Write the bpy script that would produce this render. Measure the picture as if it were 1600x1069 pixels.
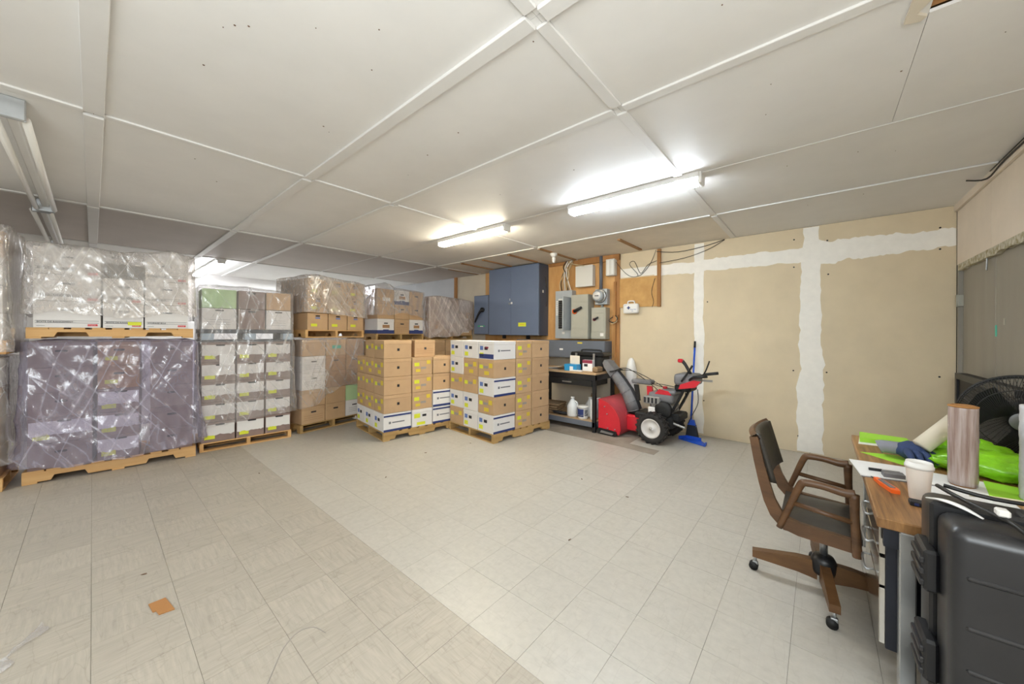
import bpy, bmesh, math, random
from mathutils import Vector, Matrix, noise
random.seed(7)
S = bpy.context.scene
for o in list(bpy.data.objects): bpy.data.objects.remove(o, do_unlink=True)
COL = S.collection
R = math.radians

# ------------------------------------------------------------------ camera, world, light, exposure
cam_d = bpy.data.cameras.new('camera'); cam = bpy.data.objects.new('camera', cam_d); COL.objects.link(cam)
cam_d.sensor_width = 36.0; cam_d.lens = 561.7 / 1600 * 36.0
cam_d.shift_y = -14.5 / 1600; cam_d.clip_start = 0.05; cam_d.clip_end = 100
cam.matrix_world = (Matrix.Translation((0, 0, 1.45)) @ Matrix.Rotation(R(40.6), 4, 'Z') @ Matrix.Rotation(R(90), 4, 'X') @ Matrix.Rotation(R(0.3), 4, 'Z'))
S.camera = cam
w = bpy.data.worlds.new('world'); S.world = w; w.use_nodes = True
w.node_tree.nodes['Background'].inputs[0].default_value = (0.9, 0.95, 1, 1); w.node_tree.nodes['Background'].inputs[1].default_value = 0.3
S.view_settings.view_transform = 'Standard'; S.view_settings.look = 'None'; S.view_settings.exposure = 0.67; S.view_settings.gamma = 1.0
S.view_settings.use_curve_mapping = False
TUBE = 62.0           # strength of the lit tubes
CEIL = 2.755
def lamp(name, loc, sx, sy, power, col=(0.88, 0.96, 1), rot=(0, 0, 0)):
    d = bpy.data.lights.new(name, 'AREA'); d.shape = 'RECTANGLE'; d.size = sx; d.size_y = sy; d.energy = power; d.color = col
    o = bpy.data.objects.new(name, d); COL.objects.link(o); o.location = loc; o.rotation_euler = rot
    return o
# ceiling strips of the half of the room behind the camera
lamp('strip_light', (-0.6, -1.6, 2.6), 2.4, 0.25, 12)
lamp('strip_light', (-4.0, -2.4, 2.6), 2.4, 0.25, 36)
lamp('strip_light', (-0.6, -4.2, 2.6), 2.4, 0.25, 20)
# added fill lamp behind the camera, aimed up to brighten the ceiling
lamp('added_ceiling_fill', (0.3, -0.7, 1.5), 1.6, 1.6, 35, (.88, 0.96, 1), (R(180), 0, 0))

# added soft fill lamp behind the camera, flattens light on upright faces
lamp('added_front_fill', (0.45, -1.3, 1.9), 1.4, 1.0, 52, (.88, 0.96, 1), (R(88), 0, R(52)))

# ------------------------------------------------------------------ materials
def lin(h):
    h = h.lstrip('#'); r = []
    for i in (0, 2, 4):
        c = int(h[i:i+2], 16) / 255; r.append(c / 12.92 if c <= 0.04045 else ((c + 0.055) / 1.055) ** 2.4)
    return (*r, 1.0)
MATS = {}
def mat(name, hexc, rough=0.6, metal=0.0, var=0.0, scale=6.0, stretch=(1, 1, 1), bump=0.0, spec=0.5, hex2=None, detail=4.0, isl=0.0, coat=0.0, emit=0.0, distort=0.0, contrast=None, scratch=0.0):
    if name in MATS: return MATS[name]
    m = bpy.data.materials.new(name); m.use_nodes = True; MATS[name] = m
    nt = m.node_tree; N = nt.nodes; L = nt.links
    p = N['Principled BSDF']; p.inputs['Base Color'].default_value = lin(hexc)
    p.inputs['Roughness'].default_value = rough; p.inputs['Metallic'].default_value = metal; p.inputs['Specular IOR Level'].default_value = spec
    p.inputs['Coat Weight'].default_value = coat
    if emit: p.inputs['Emission Color'].default_value = lin(hexc); p.inputs['Emission Strength'].default_value = emit
    if var or bump or hex2 or isl:
        tc = N.new('ShaderNodeTexCoord'); mp = N.new('ShaderNodeMapping'); oi = N.new('ShaderNodeObjectInfo')
        mp.inputs['Scale'].default_value = stretch
        off = N.new('ShaderNodeVectorMath'); off.operation = 'SCALE'; off.inputs[0].default_value = (13.7, 7.3, 5.1)
        L.new(oi.outputs['Random'], off.inputs['Scale']); add = N.new('ShaderNodeVectorMath'); add.operation = 'ADD'
        L.new(tc.outputs['Object'], add.inputs[0]); L.new(off.outputs[0], add.inputs[1]); L.new(add.outputs[0], mp.inputs['Vector'])
        nz = N.new('ShaderNodeTexNoise'); nz.inputs['Scale'].default_value = scale; nz.inputs['Detail'].default_value = detail; nz.inputs['Roughness'].default_value = 0.6; nz.inputs['Distortion'].default_value = distort
        L.new(mp.outputs[0], nz.inputs['Vector'])
        cr = N.new('ShaderNodeValToRGB'); c = lin(hexc); lo, hi = contrast or (0.3, 0.7)
        cr.color_ramp.elements[0].position = lo; cr.color_ramp.elements[1].position = hi
        c2 = lin(hex2) if hex2 else tuple(min(1, x * (1 + var)) for x in c[:3]) + (1,)
        c1 = c if hex2 else tuple(x * (1 - var) for x in c[:3]) + (1,)
        cr.color_ramp.elements[0].color = c1; cr.color_ramp.elements[1].color = c2
        L.new(nz.outputs['Fac'], cr.inputs['Fac'])
        out = cr.outputs['Color']
        if isl:
            ge = N.new('ShaderNodeNewGeometry'); ad = N.new('ShaderNodeMath'); ad.operation = 'ADD'
            L.new(oi.outputs['Random'], ad.inputs[0]); L.new(ge.outputs['Random Per Island'], ad.inputs[1])
            fr = N.new('ShaderNodeMath'); fr.operation = 'FRACT'; L.new(ad.outputs[0], fr.inputs[0])
            mr = N.new('ShaderNodeMapRange'); mr.inputs['To Min'].default_value = 1 - isl; mr.inputs['To Max'].default_value = 1 + isl
            L.new(fr.outputs[0], mr.inputs['Value'])
            hs = N.new('ShaderNodeHueSaturation'); L.new(out, hs.inputs['Color']); L.new(mr.outputs[0], hs.inputs['Value']); out = hs.outputs['Color']
        if scratch:                                # hairline scuffs and smudges
            def rdg(sc, st, pw, ds):
                m2 = N.new('ShaderNodeMapping'); m2.inputs['Scale'].default_value = st; L.new(add.outputs[0], m2.inputs['Vector'])
                n2 = N.new('ShaderNodeTexNoise'); n2.inputs['Scale'].default_value = sc; n2.inputs['Detail'].default_value = 2; n2.inputs['Distortion'].default_value = ds; L.new(m2.outputs[0], n2.inputs['Vector'])
                a = N.new('ShaderNodeMath'); a.operation = 'MULTIPLY_ADD'; a.inputs[1].default_value = 2; a.inputs[2].default_value = -1; L.new(n2.outputs['Fac'], a.inputs[0])
                b = N.new('ShaderNodeMath'); b.operation = 'ABSOLUTE'; L.new(a.outputs[0], b.inputs[0]); c_ = N.new('ShaderNodeMath'); c_.operation = 'SUBTRACT'; c_.inputs[0].default_value = 1; L.new(b.outputs[0], c_.inputs[1])
                d = N.new('ShaderNodeMath'); d.operation = 'POWER'; d.inputs[1].default_value = pw; L.new(c_.outputs[0], d.inputs[0]); return d.outputs[0], n2.outputs['Fac']
            l1, f1 = rdg(4.5, (.5, 3, 1), 80, .15); l2, f2 = rdg(4.0, (3, .5, 1), 90, .2)
            sm = N.new('ShaderNodeMath'); sm.operation = 'MULTIPLY_ADD'; L.new(l1, sm.inputs[0]); L.new(f2, sm.inputs[1]); 
            s2 = N.new('ShaderNodeMath'); s2.operation = 'MULTIPLY'; L.new(l2, s2.inputs[0]); L.new(f1, s2.inputs[1]); L.new(s2.outputs[0], sm.inputs[2])
            s3 = N.new('ShaderNodeMath'); s3.operation = 'MULTIPLY'; s3.inputs[1].default_value = scratch; s3.use_clamp = True; L.new(sm.outputs[0], s3.inputs[0])
            mc = N.new('ShaderNodeMixRGB'); mc.inputs[2].default_value = lin('#75695c'); L.new(s3.outputs[0], mc.inputs[0]); L.new(out, mc.inputs[1]); out = mc.outputs[0]
        L.new(out, p.inputs['Base Color'])
        if bump:
            b = N.new('ShaderNodeBump'); b.inputs['Strength'].default_value = bump; b.inputs['Distance'].default_value = 0.01
            L.new(nz.outputs['Fac'], b.inputs['Height']); L.new(b.outputs[0], p.inputs['Normal'])
    return m

def film_mat(name, tint, body, opac, grad=0.1, crease=0.5, rough=0.1, wr=9.0, bump=0.8, spread=1.0):
    """thin plastic: see-through, a little haze, whitish creases, glossy"""
    m = bpy.data.materials.new(name); m.use_nodes = True; MATS[name] = m
    nt = m.node_tree; N = nt.nodes; L = nt.links; N.remove(N['Principled BSDF'])
    def math_(op, a, b=None, c=None, clamp=False):
        n = N.new('ShaderNodeMath'); n.operation = op; n.use_clamp = clamp
        for k, v in enumerate((a, b, c)):
            if v is None: continue
            if isinstance(v, (int, float)): n.inputs[k].default_value = v
            else: L.new(v, n.inputs[k])
        return n.outputs[0]
    tr = N.new('ShaderNodeBsdfTransparent'); tr.inputs[0].default_value = lin(tint)
    df = N.new('ShaderNodeBsdfDiffuse'); df.inputs[0].default_value = lin(body)
    gl = N.new('ShaderNodeBsdfGlossy'); gl.inputs['Roughness'].default_value = rough
    tc = N.new('ShaderNodeTexCoord')
    def nz(rot, sc, scale, dist, det=3):
        mp = N.new('ShaderNodeMapping'); mp.vector_type = 'TEXTURE'; mp.inputs['Scale'].default_value = tuple(1 / q for q in sc); mp.inputs['Rotation'].default_value = rot
        L.new(tc.outputs['Object'], mp.inputs['Vector'])
        n = N.new('ShaderNodeTexNoise'); n.inputs['Scale'].default_value = scale; n.inputs['Detail'].default_value = det; n.inputs['Distortion'].default_value = dist
        L.new(mp.outputs[0], n.inputs['Vector']); return n.outputs['Fac']
    def ridge(f, p): return math_('POWER', math_('SUBTRACT', 1.0, math_('ABSOLUTE', math_('MULTIPLY_ADD', f, 2.0, -1.0))), p)
    big = nz((0, 0, 0), (1, 1, .5), 3.0, 1.2)
    c1 = nz((R(36), 0, 0), (1, 1, .09), 5.5 * spread, .3, 1); c2 = nz((R(-19), 0, 0), (1, 1, .12), 5.0 * spread, .35, 1); fine = nz((R(15), 0, 0), (1, 1, .6), wr * 1.6, 2.0, 4)
    cr = math_('MULTIPLY', math_('ADD', ridge(c1, 60), ridge(c2, 60)), math_('MULTIPLY', big, crease * 1.3))
    hz = math_('MULTIPLY_ADD', big, grad * 3, opac - grad * 1.5)
    fc = math_('MULTIPLY', math_('MULTIPLY', ridge(fine, 9), big), crease * .45)
    op = math_('ADD', math_('ADD', hz, cr), fc, None, True)
    lw = N.new('ShaderNodeLayerWeight'); lw.inputs['Blend'].default_value = 0.3
    op2 = math_('MULTIPLY_ADD', lw.outputs['Facing'], 0.22, op, True)
    hgt = math_('ADD', math_('ADD', math_('MULTIPLY', ridge(c1, 8), .8), math_('MULTIPLY', ridge(c2, 8), .8)), math_('MULTIPLY', fine, .6))
    bp = N.new('ShaderNodeBump'); bp.inputs['Strength'].default_value = bump; bp.inputs['Distance'].default_value = 0.006
    L.new(hgt, bp.inputs['Height']); L.new(bp.outputs[0], gl.inputs['Normal'])
    fr = N.new('ShaderNodeFresnel'); fr.inputs['IOR'].default_value = 1.5; L.new(bp.outputs[0], fr.inputs['Normal'])
    m1 = N.new('ShaderNodeMixShader'); L.new(op2, m1.inputs[0]); L.new(tr.outputs[0], m1.inputs[1]); L.new(df.outputs[0], m1.inputs[2])
    m2 = N.new('ShaderNodeMixShader'); L.new(math_('MINIMUM', math_('MULTIPLY_ADD', fr.outputs[0], 0.9, 0.015), 0.28), m2.inputs[0]); L.new(m1.outputs[0], m2.inputs[1]); L.new(gl.outputs[0], m2.inputs[2])
    L.new(m2.outputs[0], N['Material Output'].inputs['Surface'])
    return m

M = dict(
    tile_a=mat('tile_streak_x', '#aea699', 0.42, var=0.1, scale=8, stretch=(1, 8, 1), isl=0.03, spec=0.4, detail=6, scratch=.42),
    tile_b=mat('tile_streak_y', '#aca497', 0.42, var=0.1, scale=8, stretch=(8, 1, 1), isl=0.03, spec=0.4, detail=6, scratch=.42),
    tile_c=mat('tile_plain', '#bab5ab', 0.36, var=0.06, scale=26, isl=0.02, spec=0.45, detail=7, scratch=.25),
    grout=mat('floor_joint', '#777063', 0.9, var=0.2, scale=5),
    concrete=mat('bare_concrete', '#8d8377', 0.85, var=0.22, scale=4, detail=8, bump=0.1),
    ceil=mat('ceiling_paint', '#e3e0dc', 0.55, var=0.025, scale=3, spec=0.3, bump=0.03),
    ceil_tan=mat('ceiling_bare_board', '#dfd6c8', 0.8, var=0.06, scale=3),
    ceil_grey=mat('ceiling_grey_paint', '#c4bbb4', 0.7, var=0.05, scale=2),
    batten=mat('batten_paint', '#dddad6', 0.5, var=0.02),
    wall_tan=mat('drywall_paper', '#dccbac', 0.9, var=0.05, scale=2.5, spec=0.2),
    wall_tan2=mat('drywall_paper_pale', '#d6cbb8', 0.9, var=0.06, scale=2.5, spec=0.2),
    wall_grey=mat('wall_grey_panel', '#c2c4c8', 0.8, var=0.05, scale=2),
    wall_white=mat('wall_white', '#e4e0dc', 0.8, var=0.02),
    cream=mat('cream_board', '#e6d8c6', 0.85, var=0.04, scale=3),
    compound=mat('joint_compound', '#f7f2e8', 0.85, var=0.03, scale=14),
    plywood=mat('plywood', '#dcae74', 0.75, hex2='#c08c50', scale=5, stretch=(1, 1, 0.25), detail=7),
    osb=mat('pegboard_ply', '#cfa365', 0.75, hex2='#bd8f52', scale=9, detail=7),
    studwood=mat('stud_wood', '#b5824e', 0.75, hex2='#976838', scale=6, stretch=(1, 1, 0.15)),
    lathwood=mat('lath_wood', '#a37c52', 0.8, hex2='#8c6540', scale=6, stretch=(1, .2, 1)),
    pine=mat('pine_pallet', '#dcb27a', 0.7, hex2='#c99a60', scale=5, stretch=(1, .25, 3), detail=7, isl=0.08),
    oldpine=mat('weathered_pallet', '#c2a06a', 0.75, hex2='#a5834f', scale=5, stretch=(1, .25, 3), detail=7, isl=0.1),
    darkgap=mat('dark_recess', '#15110f', 0.9),
    kraft=mat('kraft_board', '#c0a07c', 0.8, var=0.06, scale=5, isl=0.06, spec=0.25),
    kraft2=mat('kraft_board_dark', '#a8825f', 0.8, var=0.07, scale=5, isl=0.06, spec=0.25),
    brownbox=mat('brown_marbled_board', '#8a756e', 0.8, var=0.12, scale=9, isl=0.05, detail=6),
    white=mat('white_board', '#e3e0de', 0.65, var=0.02, scale=4, isl=0.02, spec=0.3),
    pgreen=mat('pale_green_board', '#b5d3a0', 0.7, var=0.04),
    greyboard=mat('grey_board', '#9a948c', 0.8, var=0.08),
    navy=mat('navy_print', '#2b3a72', 0.6), red=mat('red_print', '#d2373c', 0.6), ink=mat('black_print', '#232226', 0.7),
    greyink=mat('grey_print', '#76777c', 0.7), blueink=mat('blue_print', '#5f78b4', 0.6),
    yellow=mat('yellow_sticker', '#dbe13a', 0.6), yellow2=mat('mustard_sticker', '#d9c13c', 0.6), teal=mat('turquoise_sticker', '#3fb9a2', 0.6), orangeink=mat('orange_print', '#d87c48', 0.7),
    paper=mat('paper_white', '#efeeec', 0.6), pgrn=mat('green_paper', '#a6e23c', 0.55), tape=mat('clear_tape', '#cbb08a', 0.15, spec=0.8),
    plasticgrey=mat('grey_plastic_pallet', '#2c3542', 0.5, var=0.15), plasticblue=mat('pale_blue_plastic', '#a9bccd', 0.4),
    cabblue=mat('slate_blue_enamel', '#66738d', 0.45, var=0.05, scale=2), cabside=mat('slate_dark_enamel', '#4a5364', 0.5, var=0.05), gut=mat('gutter_enamel', '#666b75', 0.5, var=0.05),
    panelgrey=mat('panel_light_grey', '#a9afb3', 0.45, var=0.03), discgrey=mat('switch_grey_enamel', '#a9a79a', 0.45, var=0.03),
    steel=mat('galvanised_steel', '#b8bbbd', 0.35, 0.9, var=0.08, scale=10), chrome=mat('brushed_chrome', '#b9b5ae', 0.16, 1.0), blackp=mat('black_plastic', '#1c1c1e', 0.4, var=0.1),
    black=mat('matte_black', '#121213', 0.6), rubber=mat('tyre_rubber', '#2a2725', 0.85, var=0.15, scale=20), whitep=mat('white_plastic', '#e9e7e3', 0.4), jboxw=mat('junction_box_enamel', '#d9d7d0', 0.5),
    redp=mat('red_paint', '#c81f2e', 0.3, var=0.06, coat=0.4), redp2=mat('red_dusty_paint', '#c04a52', 0.5, var=0.12, scale=7), greyp=mat('dusty_grey_plastic', '#727173', 0.6, var=0.15, scale=9), engine=mat('engine_alloy', '#a8a6a2', 0.45, 0.6, var=0.12, scale=20),
    rim=mat('rim_white', '#d2cdc8', 0.45), bluep=mat('broom_blue', '#1f55c8', 0.45), bristle=mat('broom_bristle', '#22252c', 0.9, var=0.3, scale=40, stretch=(6, 6, 1)),
    walnut=mat('walnut_wood', '#6f4e31', 0.42, hex2='#4d341f', scale=7, stretch=(.3, 2, 2), detail=7), walnut2=mat('walnut_base', '#74522f', 0.5, hex2='#543821', scale=7, stretch=(.4, 2, 2), detail=7),
    leather=mat('grey_leather', '#3c3832', 0.42, var=0.12, scale=18, bump=0.15), deskwood=mat('desk_laminate', '#a97c4c', 0.4, hex2='#5f3f22', scale=6, stretch=(8, .4, 1), contrast=(.38, .72), detail=8, distort=0.6),
    desknavy=mat('desk_side_navy', '#1a1d28', 0.5), cup=mat('paper_cup', '#f0e6dc', 0.55), orange=mat('cutter_orange', '#f0651c', 0.4), glove=mat('navy_glove', '#2f3f66', 0.8, var=0.15, scale=30), gloveg=mat('glove_grey', '#8b8c94', 0.8),
    bag=mat('lime_bag', '#8ed424', 0.3, var=0.12, scale=14, bump=0.8), creamroll=mat('cream_paper_roll', '#e6dcc6', 0.65), stretchf=mat('stretch_film_roll', '#86695c', 0.18, hex2='#c4b6b1', scale=55, stretch=(1, 1, .06), spec=0.8, coat=0.5), card=mat('cardboard_core', '#a8763f', 0.8), fwhite=mat('frosted_roll', '#d7d8dc', 0.35, var=0.08, scale=30, bump=0.4),
    case=mat('case_polymer', '#29292b', 0.34, var=0.1, scale=12, bump=0.05), cable=mat('cable_black', '#1a1918', 0.5), strap=mat('cream_strap', '#d8cfae', 0.6), doorgrey=mat('door_grey_paint', '#928c80', 0.5, var=0.07, scale=3, stretch=(2, 2, .25)), rust=mat('torn_seal', '#8a7a44', 0.8, hex2='#d8d3c4', scale=25),
    tubeoff=mat('tube_unlit', '#e6e2da', 0.3), blueshop=mat('blue_wipes_pack', '#2f8fc4', 0.4), pinkb=mat('maroon_print', '#8c2f45', 0.5), jug=mat('jug_white', '#e9eaea', 0.35), benchtop=mat('bench_board', '#b99a75', 0.7, var=0.08, scale=12), sack=mat('brown_paper', '#8d7355', 0.85, var=0.1), wire_t=mat('wire_tan', '#c9b48d', 0.6), green=mat('green_mark', '#2fae74', 0.5),
    cardfloor=mat('cardboard_scrap', '#a87645', 0.8, var=0.05), litter=mat('litter', '#6b5140', 0.8),
)
M['tube'] = mat('tube_lit', '#e8f4ff', 0.3, emit=TUBE); M['tubew'] = mat('tube_lit_warm', '#fff2d0', 0.3, emit=TUBE)
M['tubef'] = mat('tube_lit_dim', '#f4f8ff', 0.3, emit=30.0)
M['tubew'].node_tree.nodes['Principled BSDF'].inputs['Emission Color'].default_value = (1, 0.93, 0.74, 1)
F_CLEAR = film_mat('clear_film', '#f8f7f8', '#f2efee', 0.12, 0.08, 0.3)
F_MILK = film_mat('milky_film', '#f6f3f1', '#efeae6', 0.24, 0.14, 0.28)
F_PURP = film_mat('violet_film', '#e2ddec', '#c6c1d2', 0.2, 0.10, 0.34, spread=.7)
F_TIGHT = film_mat('stretch_wrap', '#f6eeea', '#eee3de', 0.34, 0.26, 0.5, 0.08, 9, 1.0, .8)

# ------------------------------------------------------------------ mesh helpers
class MB:
    """collects shapes, then links them as ONE mesh object"""
    def __init__(s): s.v = []; s.f = []; s.sm = []
    def add(s, vs, fs, smooth=False, mtx=None):
        b = len(s.v)
        s.v += [tuple(mtx @ Vector(v)) if mtx else tuple(v) for v in vs]
        s.f += [tuple(i + b for i in f) for f in fs]; s.sm += [smooth] * len(fs); return s
    def box(s, x0, x1, y0, y1, z0, z1, bev=0.0, mtx=None, seg=1):
        if bev <= 0:
            return s.add([(x0, y0, z0), (x1, y0, z0), (x1, y1, z0), (x0, y1, z0), (x0, y0, z1), (x1, y0, z1), (x1, y1, z1), (x0, y1, z1)],
                         [(0, 3, 2, 1), (4, 5, 6, 7), (0, 1, 5, 4), (1, 2, 6, 5), (2, 3, 7, 6), (3, 0, 4, 7)], False, mtx)
        bm = bmesh.new(); bmesh.ops.create_cube(bm, size=1)
        for v in bm.verts: v.co = Vector(((x0 + x1) / 2 + v.co.x * (x1 - x0), (y0 + y1) / 2 + v.co.y * (y1 - y0), (z0 + z1) / 2 + v.co.z * (z1 - z0)))
        bmesh.ops.bevel(bm, geom=list(bm.edges), offset=min(bev, .49 * min(x1 - x0, y1 - y0, z1 - z0)), segments=seg, affect='EDGES', profile=0.5)
        bm.verts.index_update(); s.add([v.co[:] for v in bm.verts], [[v.index for v in f.verts] for f in bm.faces], seg > 1, mtx); bm.free(); return s
    def lathe(s, prof, n=20, mtx=None, smooth=True, caps=True):
        vs, fs = [], []
        for r, z in prof:
            for i in range(n): a = 2 * math.pi * i / n; vs.append((r * math.cos(a), r * math.sin(a), z))
        for k in range(len(prof) - 1):
            for i in range(n):
                j = (i + 1) % n; fs.append((k * n + i, k * n + j, (k + 1) * n + j, (k + 1) * n + i))
        if caps: fs.append(tuple(range(n))[::-1]); fs.append(tuple((len(prof) - 1) * n + i for i in range(n)))
        return s.add(vs, fs, smooth, mtx)
    def cyl(s, p, q, r, n=12, r2=None, smooth=True):
        p, q = Vector(p), Vector(q); d = q - p
        m = Matrix.Translation(p) @ d.to_track_quat('Z', 'Y').to_matrix().to_4x4()
        return s.lathe([(r, 0), (r if r2 is None else r2, d.length)], n, m, smooth)
    def tube(s, pts, r, n=8, flat=None):
        pts = [Vector(p) for p in pts]; rs = list(r) if isinstance(r, (list, tuple)) else [r] * len(pts)
        if 3 <= len(pts) <= 9 and n > 3:           # round the bends (Catmull-Rom)
            P, Q = [], []; m = len(pts)
            for i in range(m - 1):
                a, b, c, d = pts[max(i - 1, 0)], pts[i], pts[i + 1], pts[min(i + 2, m - 1)]
                for k in range(4):
                    t = k / 4; P.append(.5 * (2 * b + (c - a) * t + (2 * a - 5 * b + 4 * c - d) * t * t + (3 * b - a - 3 * c + d) * t ** 3)); Q.append(rs[i] * (1 - t) + rs[i + 1] * t)
            pts, rs = P + [pts[-1]], Q + [rs[-1]]
        vs, fs = [], []; up = Vector((0, 0, 1)); prev = None
        for i, p in enumerate(pts):
            t = (pts[min(i + 1, len(pts) - 1)] - pts[max(i - 1, 0)]).normalized()
            if prev is None:
                a = up if abs(t.z) < .9 else Vector((0, 1, 0)); nx = t.cross(a).normalized()
            else: nx = (prev - t * prev.dot(t)).normalized()
            prev = nx; ny = t.cross(nx)
            for k in range(n):
                a = 2 * math.pi * k / n; vs.append(p + (nx * math.cos(a) + ny * math.sin(a) * (flat or 1)) * rs[i])
        for i in range(len(pts) - 1):
            for k in range(n): l = (k + 1) % n; fs.append((i * n + k, i * n + l, (i + 1) * n + l, (i + 1) * n + k))
        fs.append(tuple(range(n))[::-1]); fs.append(tuple((len(pts) - 1) * n + k for k in range(n)))
        return s.add(vs, fs, True)
    def prism(s, poly, a0, a1, axis='y', mtx=None):
        """poly in the plane of the other two axes (x,z for y; y,z for x; x,y for z)"""
        def mk(p, a): return (p[0], a, p[1]) if axis == 'y' else (a, p[0], p[1]) if axis == 'x' else (p[0], p[1], a)
        n = len(poly); vs = [mk(p, a0) for p in poly] + [mk(p, a1) for p in poly]
        fs = [tuple(range(n)), tuple(range(n, 2 * n))[::-1]] + [(i, i + n, (i + 1) % n + n, (i + 1) % n) for i in range(n)]
        bm = bmesh.new(); bv = [bm.verts.new(v) for v in vs]
        for f in fs: bm.faces.new([bv[i] for i in f])
        bmesh.ops.recalc_face_normals(bm, faces=bm.faces); bm.verts.index_update()
        s.add([v.co[:] for v in bm.verts], [[v.index for v in f.verts] for f in bm.faces], False, mtx); bm.free(); return s
    def mesh(s, name):
        me = bpy.data.meshes.new(name); me.from_pydata(s.v, [], s.f); me.polygons.foreach_set('use_smooth', s.sm); me.update(); return me
    def build(s, name, m, parent=None, loc=(0, 0, 0), rot=(0, 0, 0)):
        return put(name, s.mesh(name), m, parent, loc, rot)
def put(name, me, m, parent=None, loc=(0, 0, 0), rot=(0, 0, 0)):
    if m is not None and not me.materials: me.materials.append(m)
    o = bpy.data.objects.new(name, me); COL.objects.link(o); o.location = loc; o.rotation_euler = rot
    if parent is not None: o.parent = parent
    if m is not None and me.materials and me.materials[0] is not m:
        o.material_slots[0].link = 'OBJECT'; o.material_slots[0].material = m
    return o
CACHE = {}
def cbox(name, m, parent, x0, x1, y0, y1, z0, z1, bev=0.0, loc=(0, 0, 0), rot=(0, 0, 0)):
    k = tuple(round(a, 4) for a in (x0, x1, y0, y1, z0, z1, bev)) + (m.name,)
    if k not in CACHE: CACHE[k] = MB().box(x0, x1, y0, y1, z0, z1, bev).mesh(name); CACHE[k].materials.append(m)
    return put(name, CACHE[k], m, parent, loc, rot)
def tag(o, label=None, cat=None, group=None, kind=None):
    for k, v in (('label', label), ('category', cat), ('group', group), ('kind', kind)):
        if v: o[k] = v
    return o
def thing(name, label, cat, loc=(0, 0, 0), rz=0.0, group=None):
    o = bpy.data.objects.new(name, None); COL.objects.link(o); o.location = loc; o.rotation_euler = (0, 0, rz); o.empty_display_size = .1
    return tag(o, label, cat, group)
def struct(o): o['kind'] = 'structure'; return o
def copy_tree(o, parent=None):
    c = o.copy(); COL.objects.link(c)
    if parent is not None: c.parent = parent
    for ch in list(o.children): copy_tree(ch, c)
    return c
def text_mesh(body, size):
    cu = bpy.data.curves.new('lettering', 'FONT'); cu.body = body; cu.size = size; cu.extrude = 0.0004; cu.resolution_u = 2
    o = bpy.data.objects.new('lettering', cu); COL.objects.link(o)
    me = bpy.data.meshes.new_from_object(o.evaluated_get(bpy.context.evaluated_depsgraph_get()))
    bpy.data.objects.remove(o, do_unlink=True); return me
def blob(mb, c, rx, ry, rz, seed=0, amp=0.15, fr=3.0, n=16, mtx=None):
    vs, fs = [], []
    for i in range(n // 2 + 1):
        th = math.pi * i / (n // 2)
        for k in range(n):
            ph = 2 * math.pi * k / n; d = Vector((math.sin(th) * math.cos(ph), math.sin(th) * math.sin(ph), math.cos(th)))
            q = 1 + amp * noise.noise(d * fr + Vector((seed, seed * 1.7, 0)))
            vs.append((c[0] + d.x * rx * q, c[1] + d.y * ry * q, c[2] + d.z * rz * q))
    for i in range(n // 2):
        for k in range(n): l = (k + 1) % n; fs.append((i * n + k, (i + 1) * n + k, (i + 1) * n + l, i * n + l))
    return mb.add(vs, fs, True, mtx)

XR, YB, XL, YF = 1.04, 5.65, -10.7, -6.0

# ------------------------------------------------------------------ floor with its tiles
floor = struct(MB().box(XL - .1, XR + .1, YF - .1, YB + .1, -0.2, -0.003).build('floor', M['grout']))
T = 0.3048; TX0 = -0.1
def tile_mat(cx, cy, i, j):
    if cy < 1.25: return 'tile_a' if (i + j) % 2 else 'tile_b'
    return 'tile_c'
def bare(cx, cy):
    return cy > 4.44 and cx < -1.92 and cx > -3.6
tiles = []
fw = Vector((-math.sin(R(40.6)), math.cos(R(40.6)))); rt = Vector((fw.y, -fw.x))
for i in range(-36, 4):
    for j in range(-20, 19):
        x0, y0 = TX0 + i * T, j * T; x1, y1 = min(x0 + T, XR), min(y0 + T, YB); x0 = max(x0, XL)
        if x1 - x0 < .03 or y1 - y0 < .03: continue
        cx, cy = (x0 + x1) / 2, (y0 + y1) / 2
        if bare(cx, cy) or (cx > -1.92 and cx < -1.5 and 4.3 < cy < 4.57 and False): continue
        d = Vector((cx, cy)).dot(fw); u = Vector((cx, cy)).dot(rt)
        vis = d > .5 and abs(u / d) < 1.5 and 1.45 / d * 561.7 < 600 and cx > -5.7
        tiles.append((0 if vis else 1, d, x0, x1, y0, y1, i, j, tile_mat(cx, cy, i, j)))
tiles.sort(key=lambda t: (t[0], t[1]))
g = 0.0007
far = {}
for n, (vis, d, x0, x1, y0, y1, i, j, mk) in enumerate(tiles):
    hx, hy = (x1 - x0) / 2 - g, (y1 - y0) / 2 - g
    if n < 300 and not vis:
        cbox('tile', M[mk], floor, -hx, hx, -hy, hy, -.003, 0, 0, ((x0 + x1) / 2, (y0 + y1) / 2, random.uniform(-.0002, 0.0)))
    else:
        far.setdefault(mk, MB()).box(x0 + g, x1 - g, y0 + g, y1 - g, -.003, 0)
for mk, mb in far.items(): mb.build('far_tiles', M[mk], floor)['kind'] = 'stuff'
# bare concrete where tiles are missing
cp = MB().prism([(-3.64, 4.42), (-1.9, 4.40), (-1.5, 4.36), (-1.5, 4.56), (-1.9, 4.6), (-1.9, 5.65), (-3.64, 5.65)], -.0028, 0.0008, 'z').build('bare_concrete', M['concrete'], floor)
scf = MB().tube([(-1.70, .46, 0), (-1.78, .515, 0), (-1.86, .575, 0), (-1.905, .65, 0), (-1.88, .71, 0), (-1.80, .735, 0)], .0022, 6)
scf.build('scuff_mark', M['greyboard'], floor)

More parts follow.
